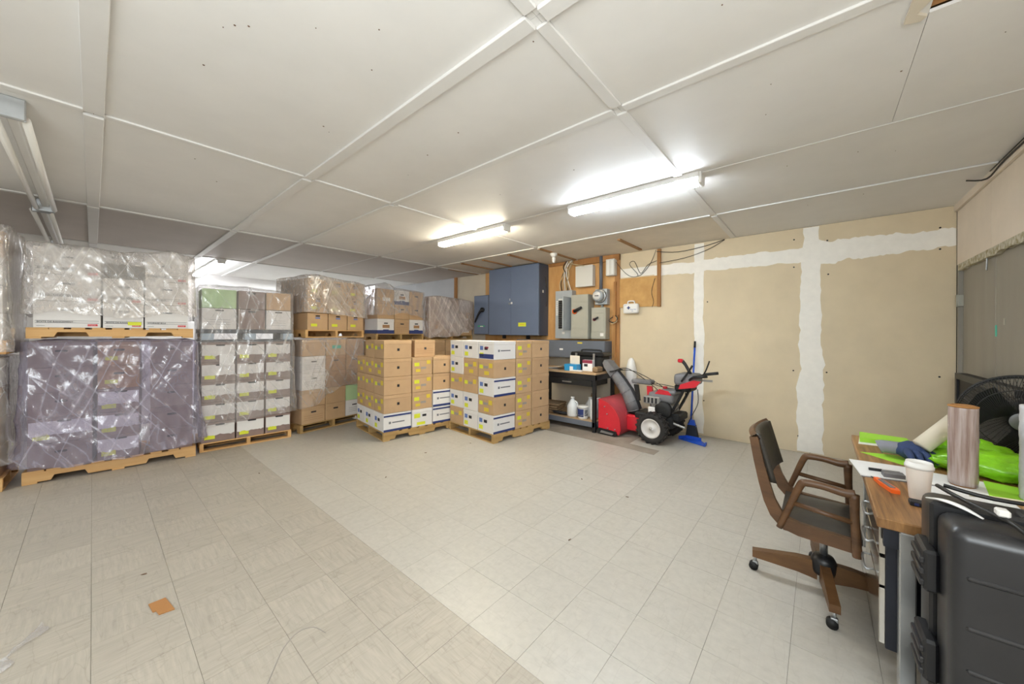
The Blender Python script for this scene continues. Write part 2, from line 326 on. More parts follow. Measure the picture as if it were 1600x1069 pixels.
# ------------------------------------------------------------------ walls
wb = struct(MB().box(XL - .2, XR + .2, YB + .014, YB + .2, -.05, CEIL + .2).build('wall_back', M['darkgap']))
def wpanel(x0, x1, z0, z1, m, name='wall_panel', y=YB, th=.014):
    return MB().box(x0 + .0015, x1 - .0015, y, y + th, z0 + .0015, z1 - .0015).build(name, m, wb)
for a, b in ((-2.54, -1.32), (-1.32, -.09), (-.09, XR)):
    wpanel(a, b, 0.0, 2.44, M['wall_tan']); wpanel(a, b, 2.44, CEIL, M['wall_tan'])
wpanel(-5.62, -2.54, 0, 1.0, M['wall_tan2']); wpanel(-5.62, -4.1, 1.0, CEIL, M['plywood'], 'plywood_sheet'); wpanel(-4.1, -2.54, 1.0, CEIL, M['plywood'], 'plywood_sheet')
wpanel(-6.6, -5.62, 0, CEIL, M['wall_tan2']); wpanel(-8.3, -6.6, 0, CEIL, M['wall_grey']); wpanel(XL, -8.3, 0, CEIL, M['wall_grey'])
MB().box(-6.64, -6.56, YB - .035, YB, 0, CEIL).build('stud', M['studwood'], wb)
MB().box(-2.585, -2.50, YB - .025, YB, 0.0, CEIL).build('stud', M['studwood'], wb)
MB().box(-3.35, -2.5, YB - .05, YB, CEIL - .1, CEIL - .002).build('top_plate', M['studwood'], wb)
MB().box(-3.9, -3.35, YB - .03, YB, CEIL - .06, CEIL - .002).build('top_plate', M['studwood'], wb)
def ragged(p0, p1, w0, w1, seed, n=46):
    """a trowelled strip of joint compound between two wall points, with ragged edges"""
    y = YB - .0004 * (seed % 4); vs, fs = [], []; p0, p1 = Vector(p0), Vector(p1); d = (p1 - p0).normalized(); nn = Vector((-d.y, d.x))
    for i in range(n + 1):
        t = i / n; c = p0.lerp(p1, t); wd = w0 + (w1 - w0) * t
        for sgn in (1, -1):
            e = wd * (1 + .38 * noise.noise(Vector((t * 9 + seed, sgn * 3.1, 0))) + .22 * noise.noise(Vector((t * 34 + seed, sgn * 9.1, 2))))
            q = c + nn * sgn * e; z = min(q.y, CEIL - .003)
            vs += [(q.x, y - .002, z), (q.x, y + .002, z)]
    for i in range(n):
        b = 4 * i; fs += [(b, b + 2, b + 6, b + 4), (b, b + 4, b + 5, b + 1), (b + 2, b + 3, b + 7, b + 6)]
    return MB().add(vs, fs)
ragged((-1.32, 0.03), (-1.32, 2.74), .068, .06, 1).build('joint_compound', M['compound'], wb)
ragged((-.085, 0.02), (-.09, 2.745), .13, .078, 2).build('joint_compound', M['compound'], wb)
ragged((-1.95, 2.41), (-.09, 2.425), .075, .09, 3).build('joint_compound', M['compound'], wb)
ragged((-.09, 2.425), (1.035, 2.44), .14, .085, 4).build('joint_compound', M['compound'], wb)
MB().box(-2.5, -1.9, YB - .001, YB + .001, 2.36, 2.50).build('joint_compound', M['compound'], wb)
sp = MB()
for x, z in [(-1.18, 2.36), (-.25, 2.62), (-.25, 2.28), (-.25, 1.0), (.06, 2.56), (.07, 2.16), (.06, 1.0), (.93, 2.55), (.93, 2.33), (.93, 1.02), (-.2, .2), (-1.25, .5), (-1.21, 1.9)]:
    sp.cyl((x, YB - .0015, z), (x, YB + .001, z), .009, 7)
sp.build('screw_heads', M['ink'], wb)
MB().box(-1.27, -1.14, YB - .004, YB, .77, .80).build('scrape_mark', M['greyboard'], wb)
wr = struct(MB().box(XR + .05, XR + .25, YF - .2, YB + .2, -.05, CEIL + .2).build('wall_right', M['darkgap']))
def rpanel(y0, y1, z0, z1, m, name='wall_panel', x=XR, th=.05):
    return MB().box(x, x + th, y0 + .0015, y1 - .0015, z0, z1).build(name, m, wr)
rpanel(4.70, YB - .01, 2.15, 2.685, M['cream']); rpanel(2.3, 4.70, 2.15, 2.685, M['cream']); rpanel(-.2, 2.3, 2.15, 2.685, M['cream'])
rpanel(YF, -.2, 0, 2.685, M['cream']); rpanel(-.2, 3.86, 0, 2.15, M['cream'])
MB().box(XR - .02, XR + .05, YF, YB, 2.69, CEIL).build('top_trim', M['cream'], wr)
struct(MB().box(XL - .2, XL, YF, YB + .2, -.05, CEIL + .2).build('wall_left', M['wall_white']))
struct(MB().box(XL - .2, XR + .2, YF - .2, YF, -.05, CEIL + .2).build('wall_front', M['wall_white']))
# steel double door in the right wall
dr = struct(thing('door_1', 'grey steel double door in the side wall', None, (XR, 4.72, 0)))
for a, b in ((.005, .86), (-.86, -.005)): MB().box(.03, .05, a, b, .01, 2.1, .003).build('door_leaf', M['doorgrey'], dr)
MB().box(.0, .05, .87, .91, 0, 2.15).build('door_jamb', M['doorgrey'], dr)
for z in (.98, 1.79): MB().box(-.006, .03, .845, .885, z - .055, z + .055, .002).cyl((-.008, .865, z - .06), (-.008, .865, z + .06), .008, 8).build('hinge', M['discgrey'], dr)
sl = MB(); vs = []
for k in range(41):
    y = -.86 + 1.73 * k / 40; z = 2.09 + .03 * noise.noise(Vector((y * 6, 2, 1))); vs += [(-.004, y, 2.15), (-.004, y, z), (.03, y, z)]
sl.add(vs, [(3 * k, 3 * k + 3, 3 * k + 4, 3 * k + 1) for k in range(40)] + [(3 * k + 1, 3 * k + 4, 3 * k + 5, 3 * k + 2) for k in range(40)]); sl.build('torn_seal', M['rust'], dr)
MB().tube([(.01, .12, 2.13), (.012, .125, 2.06), (.008, .118, 1.99)], .006, 6).build('hanging_chain', M['steel'], dr)
MB().box(.027, .03, -.03, .0, 1.44, 1.53).build('sticker', M['teal'], dr); MB().box(.027, .03, -.2, -.17, 1.53, 1.58).build('sticker', M['discgrey'], dr)

# ------------------------------------------------------------------ ceiling: boards, battens, laths, hole
ce = struct(MB().box(XL - .1, XR + .1, YF - .1, YB + .1, CEIL + .05, CEIL + .2).build('ceiling', M['lathwood']))
XS = [XL, -8.166, -5.75, -3.30, -.893, XR]; YS = [YF, -4.88, -3.66, -2.44, -1.22, 0, 1.185, 1.985, 3.2, 4.42, YB]
def cpanel(x0, x1, y0, y1, m): MB().box(x0 + .001, x1 - .001, y0 + .001, y1 - .001, CEIL, CEIL + .014).build('ceiling_panel', m, ce)
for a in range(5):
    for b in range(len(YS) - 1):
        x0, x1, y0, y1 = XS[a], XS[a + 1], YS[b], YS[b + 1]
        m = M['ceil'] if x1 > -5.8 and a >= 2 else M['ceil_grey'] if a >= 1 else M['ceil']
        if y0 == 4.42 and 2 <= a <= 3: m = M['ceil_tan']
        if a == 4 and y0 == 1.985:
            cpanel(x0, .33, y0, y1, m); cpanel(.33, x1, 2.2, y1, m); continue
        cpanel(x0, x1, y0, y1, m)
for k in range(4): MB().box(.2, XR, 1.99 + .055 * k, 2.025 + .055 * k, CEIL + .016, CEIL + .03).build('exposed_lath', M['studwood'], ce)
# broken lip of the hole
MB().prism([(.27, 2.02), (.335, 2.02), (.325, 2.1), (.29, 2.16), (.325, 2.2), (.31, 2.22), (.26, 2.2)], CEIL - .012, CEIL, 'z').build('broken_lip', M['wall_tan2'], ce)
def batten(x0, x1, y0, y1, h=.013, m='batten'): MB().box(x0, x1, y0, y1, CEIL - h, CEIL, .003).build('batten', M[m], ce)
for X, wd in ((-8.166, .05), (-5.75, .05), (-3.30, .052), (-.893, .062)):
    for b in range(4, len(YS) - 1): batten(X - wd / 2, X + wd / 2, YS[b] + .04, YS[b + 1] - .04)
for y, wd in ((0, .085), (1.185, .075), (1.985, .06), (3.2, .02), (4.42, .045), (-1.22, .06)):
    for a in range(5):
        if y == 4.42 and a == 4: wd = .03
        batten(XS[a] + (.03 if a else 0), XS[a + 1] - .03, y - wd / 2, y + wd / 2, {3.2: .006, 0: .02, 1.185: .018}.get(y, .013))
for x, y0, y1 in ((-2.115, 4.72, 5.52), (-3.29, 4.47, 5.55), (-3.94, 4.49, 5.29), (-4.58, 4.53, 5.31), (-5.12, 4.51, 5.37), (-5.785, 4.74, 5.58)):
    MB().box(x - .022, x + .022, y0, y1, CEIL - .02, CEIL).build('lath', M['lathwood'], ce)
hs = MB()
for x, y in [(-1.95, .36), (-1.90, .39), (-1.86, .43), (-1.65, .62), (-2.3, .35), (-2.4, .95), (-2.44, 1.0), (-1.3, .42), (-1.45, .8), (-1.7, .9), (-2.2, 1.6), (-1.8, 1.55), (-2.6, 1.7), (-.98, 1.28), (-.6, 1.30), (-.3, 1.62), (-.2, 2.3), (-.25, 2.6), (.3, 2.6), (.6, 2.55), (-.2, 3.5), (.2, 3.55), (.4, 3.7), (-.1, 4.7), (.3, 4.65), (-2.3, 2.5), (-2.0, 2.6), (-1.5, 2.5), (-3.6, .5), (-4.0, .7)]:
    r_ = random.uniform(.002, .006); hs.lathe([(r_, 0), (r_ * .7, -.002)], 6, Matrix.Translation((x, y, CEIL)), False)
hso = hs.build('nail_spots', M['litter'], ce); hso['kind'] = 'stuff'

# ------------------------------------------------------------------ ceiling lights
def strip_fixture(label, loc, length, lit, warm=False, group=None, gap=.035, dz=.0):
    t = thing('fluorescent_light', label, 'ceiling light', loc, 0, group); L2 = length / 2; hw = .075 if lit else .022
    MB().box(-L2, L2, -hw, hw, -.045 - dz, 0 if not dz else -.02, .006).build('housing', M['batten'], t)
    for s in (-1, 1):
        MB().cyl((-L2 + .03, s * gap, -.068 - dz), (L2 - .03, s * gap, -.068 - dz), .019, 14).build('tube', (warm if warm else M['tube']) if lit else M['tubeoff'], t)
    for s in (-1, 1): MB().box(s * L2 - .014, s * L2 + .014, -.06, .06, -.092 - dz, -.0, .006).build('end_socket', M['whitep'] if lit else M['steel'], t)
    return t
Y0 = 3.22
strip_fixture('lit twin tube fluorescent light on the ceiling nearest the patched wall', (-1.35, Y0, CEIL), 1.22, True)
strip_fixture('lit fluorescent light with a yellowish glow, above the blue cabinet side', (-3.48, Y0 + .01, CEIL), 1.24, True, M['tubew'])
strip_fixture('unlit twin tube fluorescent light, nearer of the pair end to end', (-4.66, -.31, CEIL), 2.44, False, gap=.056, dz=.03)
strip_fixture('unlit twin tube fluorescent light, farther of the pair, over the wrapped pallets', (-7.2, -.34, CEIL), 2.5, False, gap=.056, dz=.03)
strip_fixture('small lit fluorescent light far behind the pallet stacks', (-9.36, 1.5, CEIL), 2.4, True, M['tubef'], gap=.05)
lamp('far_strip', (-9.9, 3.6, 2.68), .3, 2.4, 45)
bl = thing('bulb_holder', 'white porcelain bulb holder with a spiral bulb on the ceiling lath', 'bulb holder', (-3.27, 4.84, CEIL - .02))
MB().lathe([(.055, 0), (.06, -.02), (.035, -.05), (.03, -.06)], 18).build('base', M['whitep'], bl)
MB().lathe([(.02, -.06), (.028, -.075), (.028, -.10), (.022, -.14), (.012, -.155)], 14).build('bulb', M['whitep'], bl)

# ------------------------------------------------------------------ pallets
def pallet(name, label, parent_frame, Wy, D, along_y, m, h=.122, y0=0.0, dz=0.0, fine=True, group='wooden pallets'):
    """front face at local x=0, width along +y, depth along -x"""
    (ox, oy, oz), rz = parent_frame
    t = thing(name, label, 'pallet', (ox, oy, oz + dz), rz, group)
    th = .016; sh = h - 2 * th
    Ls, Lc = (Wy, D) if along_y else (D, Wy)          # stringer length, span across stringers
    n = 9 if along_y else 8
    def B(nm, a0, a1, c0, c1, z0, z1):                 # a along stringer, c across
        if along_y: return cbox(nm, m, t, -c1, -c0, a0 + y0, a1 + y0, z0, z1, .002)
        return cbox(nm, m, t, -a1, -a0, c0 + y0, c1 + y0, z0, z1, .002)
    for k in range(n):
        bw = .09 if 0 < k < n - 1 else .13; c = bw / 2 + (Ls - bw) * k / (n - 1)
        B('deck_board', c - bw / 2, c + bw / 2, 0, Lc, h - th, h)
    for k in range(3):
        bw = .09; c = bw / 2 + (Ls - bw) * k / 2; B('bottom_board', c - bw / 2, c + bw / 2, 0, Lc, 0, th)
    nl = .23 * Ls / 1.2; q = Ls * .14; prof = [(0, th), (q, th), (q + .02, th + .045), (q + nl - .02, th + .045), (q + nl, th), (Ls - q - nl, th), (Ls - q - nl + .02, th + .045), (Ls - q - .02, th + .045), (Ls - q, th), (Ls, th), (Ls, h - th), (0, h - th)]
    if not along_y: cbox('added_rear_board', m, t, -D, -D + .016, y0, y0 + Wy, th, h - th)  # added board closing the rear, so the openings stay dark
    for k in range(3):
        c = (Lc - .038) * k / 2
        if along_y: MB().prism([(a + y0, z) for a, z in (prof if k != 1 else [(0, th), (Ls, th), (Ls, h - th), (0, h - th)])], -c - .038, -c, 'x').build('stringer', m, t)  # middle stringer kept solid so no bright background shows through the notches
        else: MB().prism([(-a, z) for a, z in prof], c + y0, c + .038 + y0, 'y').build('stringer', m, t)
    return t

# ------------------------------------------------------------------ boxes
LET = {}
def letter(txt, size, m, parent, face, a, z, d, w_):
    k = (txt, size)
    if k not in LET: LET[k] = text_mesh(txt, size)
    o = put('lettering', LET[k], m, parent)
    if face == 'F': o.matrix_local = Matrix.Translation((.0022, a, z)) @ Matrix.Rotation(R(90), 4, 'Z') @ Matrix.Rotation(R(90), 4, 'X')
    else: o.matrix_local = Matrix.Translation((a, -.0022, z)) @ Matrix.Rotation(R(90), 4, 'X')
    return o
def deco(root, face, name, m, a0, a1, z0, z1, th=.0015):
    if face == 'F': return cbox(name, M[m], root, 0, th, 0, a1 - a0, 0, z1 - z0, 0, (0, a0, z0))
    return cbox(name, M[m], root, 0, a1 - a0, -th, 0, 0, z1 - z0, 0, (a0, 0, z0))
def hole(root, face, c, z, wd=.08, ht=.022, m='ink'):
    k = ('hole', wd, ht)
    if k not in CACHE:
        pts = []
        for i in range(6): a = -math.pi / 2 + math.pi * i / 5; pts.append((wd / 2 - ht / 2 + ht / 2 * math.cos(a), ht / 2 * math.sin(a)))
        for i in range(6): a = math.pi / 2 + math.pi * i / 5; pts.append((-wd / 2 + ht / 2 + ht / 2 * math.cos(a), ht / 2 * math.sin(a)))
        CACHE[k] = MB().prism(pts, 0, .0016, 'x').mesh('hand_hole'); CACHE[k].materials.append(M[m])
    o = put('hand_hole', CACHE[k], M[m], root)
    o.location = (0, c, z) if face == 'F' else (c, 0, z)
    if face == 'L': o.rotation_euler = (0, 0, R(-90))
    return o
def wavy(root, wd, z0, z1, m='white', seed=0, amp=.018):
    vs, fs = [], []
    n = 18
    for i in range(n + 1):
        y = .006 + (wd - .012) * i / n; zz = z0 + amp * (noise.noise(Vector((i * .35 + seed, seed, 0))) + .5 * noise.noise(Vector((i * 1.1, seed, 4))))
        vs += [(.0045, y, z1), (.0045, y, zz), (0, y, zz), (0, y, z1)]
    for i in range(n): b = 4 * i; fs += [(b, b + 1, b + 5, b + 4), (b + 1, b + 2, b + 6, b + 5), (b, b + 4, b + 7, b + 3)]
    return MB().add(vs, fs).build('paper_face', M[m], root)
def box(frame, y0, z0, wd, dp, ht, kind, label, x=0.0, group=None, lidh=.055, opts='', seed=0):
    """one file box as a thing; its front is local x=0, y 0..wd"""
    (ox, oy, oz), rz = frame
    jx, jr = random.uniform(-.004, .004), random.uniform(-.007, .007)
    P = Matrix.Translation((ox, oy, oz)) @ Matrix.Rotation(rz, 4, 'Z') @ Vector((x + jx, y0, z0))
    t = thing('file_box', label, 'box', P, rz + jr, group)
    base = {'white': 'white', 'whitered': 'white', 'whitenavy': 'white', 'whiteband': 'white', 'tagged': 'brownbox', 'kraft': 'kraft', 'kraft2': 'kraft2', 'green': 'pgreen', 'brown': 'brownbox', 'grey': 'greyboard'}[kind]
    lid = lidh > 0
    cbox('body', M[base], t, -dp + .004, 0, .0, wd, 0, ht - .004, .003)
    if lid: cbox('lid', M['kraft2' if base == 'kraft2' else base], t, -dp + .002, .003, -.0015, wd + .0015, ht - lidh, ht - .001, .003)
    if kind == 'whitered':
        for z in (.045, .065): deco(t, 'F', 'print_line', 'greyink', .012, wd - .012, z, z + .0035)
        letter(opts or 'STORAGE BOX', .021, M['ink'], t, 'F', .022, .049, dp, wd)
        deco(t, 'F', 'logo_patch', 'red', wd - .085, wd - .02, .016, .036)
        letter('STAPLES', .0135, M['white'], t, 'F', wd - .08, .0215, dp, wd)
        if lid: hole(t, 'F', wd * .5, ht - lidh - .03, .085, .014, 'greyink')
        deco(t, 'F', 'small_print', 'greyink', .02, .07, .017, .020)
        if seed % 2: deco(t, 'F', 'sticker', 'yellow', wd * .6, wd * .6 + .1, .03, .065, .003)
    elif kind == 'tagged':
        wavy(t, wd, ht * .34, ht - .03, 'white', seed)
        hole(t, 'F', wd * .55, ht - .034, .09, .018).location.x = .0045
        deco(t, 'F', 'sticker', 'yellow', .03, .03 + min(.1, wd * .33), ht * .16, ht * .16 + .05, .003)
        for k in range(2): deco(t, 'F', 'print_line', 'greyink', .12, wd - .05, ht * .55 - .025 * k, ht * .55 - .025 * k + .004, .003)
    elif kind == 'brown':
        hole(t, 'F', wd * .5, ht - lidh - .03)
        if seed % 2: deco(t, 'F', 'print_edge', 'white', .004, .009, .02, ht - lidh)
    elif kind in ('kraft', 'kraft2', 'green', 'grey'):
        if 'm' in opts: deco(t, 'F', 'logo_mark', 'ink', wd * .5 - .012, wd * .5 + .022, ht * .42, ht * .42 + .035)
        if 'h' in opts: hole(t, 'F', wd * .5, ht - lidh - .03)
        if 'H' in opts: hole(t, 'F', wd * .5, ht - .045, .07, .02); deco(t, 'F', 'print_block', 'blueink', wd * .5 - .035, wd * .5 + .035, ht - .085, ht - .065)
        if 'y' in opts:
            deco(t, 'F', 'sticker', 'yellow', .05, .05 + .09, .05, .09)
        if 'e' in opts:   # printed end with several stickers
            deco(t, 'F', 'sticker', 'yellow', .03, .105, ht * .5, ht * .5 + .05); deco(t, 'F', 'sticker', 'yellow2', wd - .09, wd - .03, ht * .6, ht * .6 + .055)
            deco(t, 'F', 'print_block', 'greyboard', wd * .42, wd * .68, ht * .32, ht * .45); deco(t, 'F', 'sticker', 'yellow2', .05, .12, .04, .08)
        if 't' in opts: deco(t, 'F', 'paper_label', 'paper', wd * .3, wd * .75, .05, .11)
        if 'T' in opts: deco(t, 'F', 'sticker', 'teal', wd * .3, wd * .75, .10, .15)
        if 'l' in opts:
            for k in range(3): deco(t, 'F', 'print_line', 'kraft2', .03, wd - .03, .05 + .03 * k, .054 + .03 * k)
        if 'L' in opts:   # printed end facing the side
            deco(t, 'L', 'sticker', 'yellow', -dp + .03, -dp + .10, ht * .48, ht * .48 + .05); deco(t, 'L', 'sticker', 'yellow2', -.10, -.03, ht * .55, ht * .55 + .06)
            deco(t, 'L', 'print_block', 'greyboard', -dp * .62, -dp * .36, ht * .5, ht * .64)
            if seed % 2: deco(t, 'L', 'sticker', 'yellow2', -dp * .6, -dp * .3, .035, .085)
    elif kind == 'white':
        hole(t, 'F', wd * .5, ht - lidh - .028, .085, .016, 'ink')
        for k in range(3): deco(t, 'F', 'print_line', 'greyink', .05, wd - .06, .06 + .028 * k, .063 + .028 * k)
        if 'r' in opts: deco(t, 'F', 'logo_patch', 'orangeink', wd - .10, wd - .04, .03, .05)
    elif kind == 'whitenavy':
        deco(t, 'F', 'print_band', 'navy', 0, wd, 0, .062); deco(t, 'L', 'print_band', 'navy', -dp + .004, 0, 0, .062)
        hole(t, 'F', wd * .5, ht - lidh - .022, .08, .02, 'ink'); deco(t, 'F', 'picture_patch', 'kraft2', wd * .3, wd * .72, .10, .155)
        deco(t, 'F', 'print_band', 'navy', wd * .33, wd * .67, .062, .074)
    elif kind == 'whiteband':
        if 'b' in opts:
            deco(t, 'F', 'print_band', 'navy', 0, wd, 0, .03); deco(t, 'F', 'print_band', 'navy', 0, wd, ht - lidh, ht - lidh + .022, .0045)
        if 'm' in opts:
            deco(t, 'F', 'logo_mark', 'greyink', wd * .18, wd * .18 + .03, ht * .42, ht * .42 + .03); deco(t, 'F', 'print_line', 'greyink', wd * .3, wd * .75, ht * .45, ht * .45 + .015)
        if 'n' in opts: deco(t, 'L', 'print_block', 'navy', -dp + .02, -.01, .01, .07); deco(t, 'L', 'print_block', 'pinkb', -dp * .55, -dp * .35, ht * .6, ht * .7)
        if 'L' in opts:
            deco(t, 'L', 'print_disc', 'blueink', -dp + .035, -dp + .10, ht * .5, ht * .5 + .055); deco(t, 'L', 'print_block', 'ink', -dp * .6, -dp * .4, ht * .52, ht * .52 + .04)
            deco(t, 'L', 'sticker', 'yellow', -dp + .03, -dp + .11, .03, .085)
        if 'e' in opts:
            deco(t, 'F', 'sticker', 'yellow', .03, .12, ht * .5, ht * .5 + .06); deco(t, 'F', 'sticker', 'yellow', .07, .2, .02, .06); deco(t, 'F', 'print_block', 'ink', wd * .5, wd * .7, ht * .55, ht * .68)
    return t
ORD = ['bottom', 'second', 'third', 'fourth', 'fifth']
def row_name(k, n): return 'top' if k == n - 1 and n > 1 else ORD[k]
CN = {'white': 'white', 'whitered': 'white', 'whitenavy': 'white and navy', 'whiteband': 'white printed', 'tagged': 'white-faced brown', 'kraft': 'kraft', 'kraft2': 'dark kraft', 'green': 'pale green', 'brown': 'dull brown', 'grey': 'grey'}
COLN = {3: ['first', 'middle', 'third']}
def load(frame, rows, ys, wds, zb, hts, dp, where, group, opts=None, back=False, lidh=.055):
    """rows: bottom to top, each a list of kinds per column (None = empty)"""
    n = len(rows)
    for c in range(len(ys)):
        z = zb
        for k in range(n):
            kd = rows[k][c] if c < len(rows[k]) else None
            h = hts[k] if isinstance(hts, list) else hts
            if kd:
                op = (opts or {}).get((k, c), '')
                colm = ['left column', 'middle column', 'right column'][c]
                lab = f"{CN[kd]} file box, {row_name(k, n)} row, {colm} of {where}"
                box(frame, ys[c], z, wds[c], dp, h - .002, kd, lab, group=group, opts=op, seed=k * 3 + c + len(where), lidh=lidh)
                if back and c == 0: box(frame, ys[c], z, wds[c], .34, h - .002, 'kraft', f"kraft box behind left column, {row_name(k, n)} row of {where}", x=-dp - .012, group=group, lidh=lidh)
            z += h

# ------------------------------------------------------------------ draped film
def film(frame, label, W, D, top, hemF, hemB, m, flare=.03, amp=.02, seed=0, dia=1.2, name='plastic_cover', y0=0.0, group='plastic film over the pallet loads', off=.026, freq=3.0, hemL=None, hemR=None, ov=.0):
    """film hung over a load: front x=0, y0..y0+W, depth D. top: heights along y; hemF: hem heights along y"""
    (ox, oy, oz), rz = frame
    def lerp(lst, t):
        t = max(0, min(.9999, t)) * (len(lst) - 1); i = int(t); f = t - i; f = f * f * (3 - 2 * f); return lst[i] * (1 - f) + lst[i + 1] * f
    per = []; rc = .03
    def seg(p, q, nrm, n, side):
        for i in range(n): t = i / n; per.append((p[0] + (q[0] - p[0]) * t, p[1] + (q[1] - p[1]) * t, nrm, side))
    def arc(c, a0, side, n=5):
        for i in range(n): a = a0 + math.pi / 2 * i / n; per.append((c[0] + rc * math.cos(a), c[1] + rc * math.sin(a), (math.cos(a), math.sin(a)), side))
    x1, x0, ya, yb = 0 + off, -D - off, y0 - .012, y0 + W + .012
    nF, nS = 62, 30
    seg((x1, ya + rc), (x1, yb - rc), (1, 0), nF, 'F'); arc((x1 - rc, yb - rc), 0, 'R')
    seg((x1 - rc, yb), (x0 + rc, yb), (0, 1), nS, 'R'); arc((x0 + rc, yb - rc), math.pi / 2, 'B')
    seg((x0, yb - rc), (x0, ya + rc), (-1, 0), 24, 'B'); arc((x0 + rc, ya + rc), math.pi, 'L')
    seg((x0 + rc, ya), (x1 - rc, ya), (0, -1), nS, 'L'); arc((x1 - rc, ya + rc), 1.5 * math.pi, 'L')
    n = len(per); NV = 34; vs, fs = [], []
    ss = [0.0]
    for i in range(1, n): ss.append(ss[-1] + math.hypot(per[i][0] - per[i - 1][0], per[i][1] - per[i - 1][1]))
    tot = ss[-1] + .02
    def ztop(y): return lerp(top, (y - y0) / W)
    cx, cy = -D / 2, y0 + W / 2
    NT = 7
    rings = []
    for r in range(NT):                     # top cap, from the middle outwards
        q = .02 + .98 * r / (NT - 1); ring = []
        for i, (px, py, nr, sd) in enumerate(per):
            x = cx + (px - cx) * q; y = cy + (py - cy) * q
            rnd = .018 * max(0, (q - .8) / .2) ** 2
            z = ztop(y) + .028 + .014 * noise.noise(Vector((x * 4 + seed, y * 4, seed))) + .008 * abs(noise.noise(Vector((x * 14, y * 14, seed)))) - rnd
            ring.append((x, y, z))
        rings.append(ring)
    for v in range(1, NV + 1):
        t = v / NV; ring = []
        for i, (px, py, nr, sd) in enumerate(per):
            f = (py - y0) / W
            zt = ztop(py) + .006
            hm = lerp(hemF, f) if sd == 'F' else (lerp([hemF[-1], hemR if hemR is not None else hemB], min(1, (x1 - px) / .35)) if sd == 'R' else lerp([hemF[0], hemL if hemL is not None else hemB], min(1, (x1 - px) / .35)) if sd == 'L' else hemB)
            hm += .02 * noise.noise(Vector((ss[i] * 5, seed, 9)))
            z = zt + (hm - zt) * t
            s = ss[i]; rg = 0
            for q in range(4):
                fq = freq * (1 + .55 * q); ang = dia * ((-1) ** q) * (.4 + .3 * q)
                ph = s * fq + ang * t * 1.6 + seed * 1.3 + q * 2.1 + 1.2 * noise.noise(Vector((s * 1.5, t * 2, seed + q)))
                tri = 1 - abs(2 * (ph % 1) - 1)
                rg += (tri ** 5) * (.6 ** q) * (.5 + noise.noise(Vector((s * 2, t * 2.5, seed * 3 + q))))
            o = amp * (.35 + .65 * t) * max(-.2, rg) + flare * t * t * (1 + .6 * noise.noise(Vector((s * 2.2, seed, 3)))) + .006 * noise.noise(Vector((s * 12, z * 12, seed)))
            o = max(o, -.006)
            if sd in 'RL' and px < -.06: o = max(o * .15, -.004)
            ring.append((px + nr[0] * o, py + nr[1] * o, z))
        rings.append(ring)
    for ring in rings: vs += ring
    for v in range(len(rings) - 1):
        for i in range(n): j = (i + 1) % n; fs.append((v * n + i, v * n + j, (v + 1) * n + j, (v + 1) * n + i))
    fs.append(tuple(range(n))[::-1])
    o = MB().add(vs, fs, True).build(name, m, None, (ox, oy, oz), (0, 0, rz))
    return tag(o, label, 'plastic film', group)

PH = .122; BH = .243
# ---- stack P1: violet film below, white red-logo boxes above
f1 = ((-5.62, -.425, 0), R(-5.7))
pallet('pallet', 'pale pine pallet on the floor under the violet-filmed load', f1, 1.215, 0.66, True, M['pine'])
where = 'the load under violet film'
rows = [['brown', 'tagged', 'brown'], ['tagged', 'tagged', 'brown'], ['brown', 'tagged', 'brown'], ['brown', 'kraft2', 'brown'], ['brown', 'kraft2', 'brown']]
load(f1, rows, [.03, .46, .84], [.40, .30, .345], PH, BH, .40, where, 'file boxes in the violet-filmed load', {(3, 1): 'yh', (4, 1): 'yh'})
film(f1, 'violet-tinted plastic film draped over the large lower load of brown boxes', 1.215, 0.66, [1.325, 1.325, 1.325, 1.325], [.17, .13, .135, .15, .17], .3, F_PURP, .06, .07, 3, 1.7, freq=2.0, hemL=.25)
f1u = ((-5.60, -.405, 1.372), R(-5.7))
pallet('pallet', 'pale pine pallet carrying the white boxes with red logos', f1u, 1.165, 0.66, True, M['pine'], .105)
u = ((-5.60, -.405, 1.477), R(-5.7))
for c, (y, wd, n, tx) in enumerate(((.04, .42, 3, 'BOITE DE RANGEMENT'), (.475, .29, 2, 'BOITE DE RANGEMENT'), (.775, .345, 3, 'STORAGE BOX'))):
    for k in range(n):
        col = ['wide left column', 'short middle column', 'column next to the green box'][c]
        box(u, y, k * .257, wd, .4, .255, 'whitered', f"white storage box with red logo, {'top' if k == n - 1 else ORD[k]} row, {col}", group='white storage boxes with red logos', opts=tx, seed=1 if (c == 1 and k == 0) else 0)
box(((-6.02, -.36, 1.477), R(-5.7)), .46, .0, .34, .22, .72, 'grey', 'grey carton behind the low middle column of the white logo boxes', lidh=0)
film(u, 'milky plastic film over the upper load of white logo boxes', 1.165, 0.66, [.79, .79, .785, .77, .80, .84, .79], [.12, .16, .13, .10, .12, .17, .14], .1, F_MILK, .02, .012, 7, 1.8, freq=2.5)
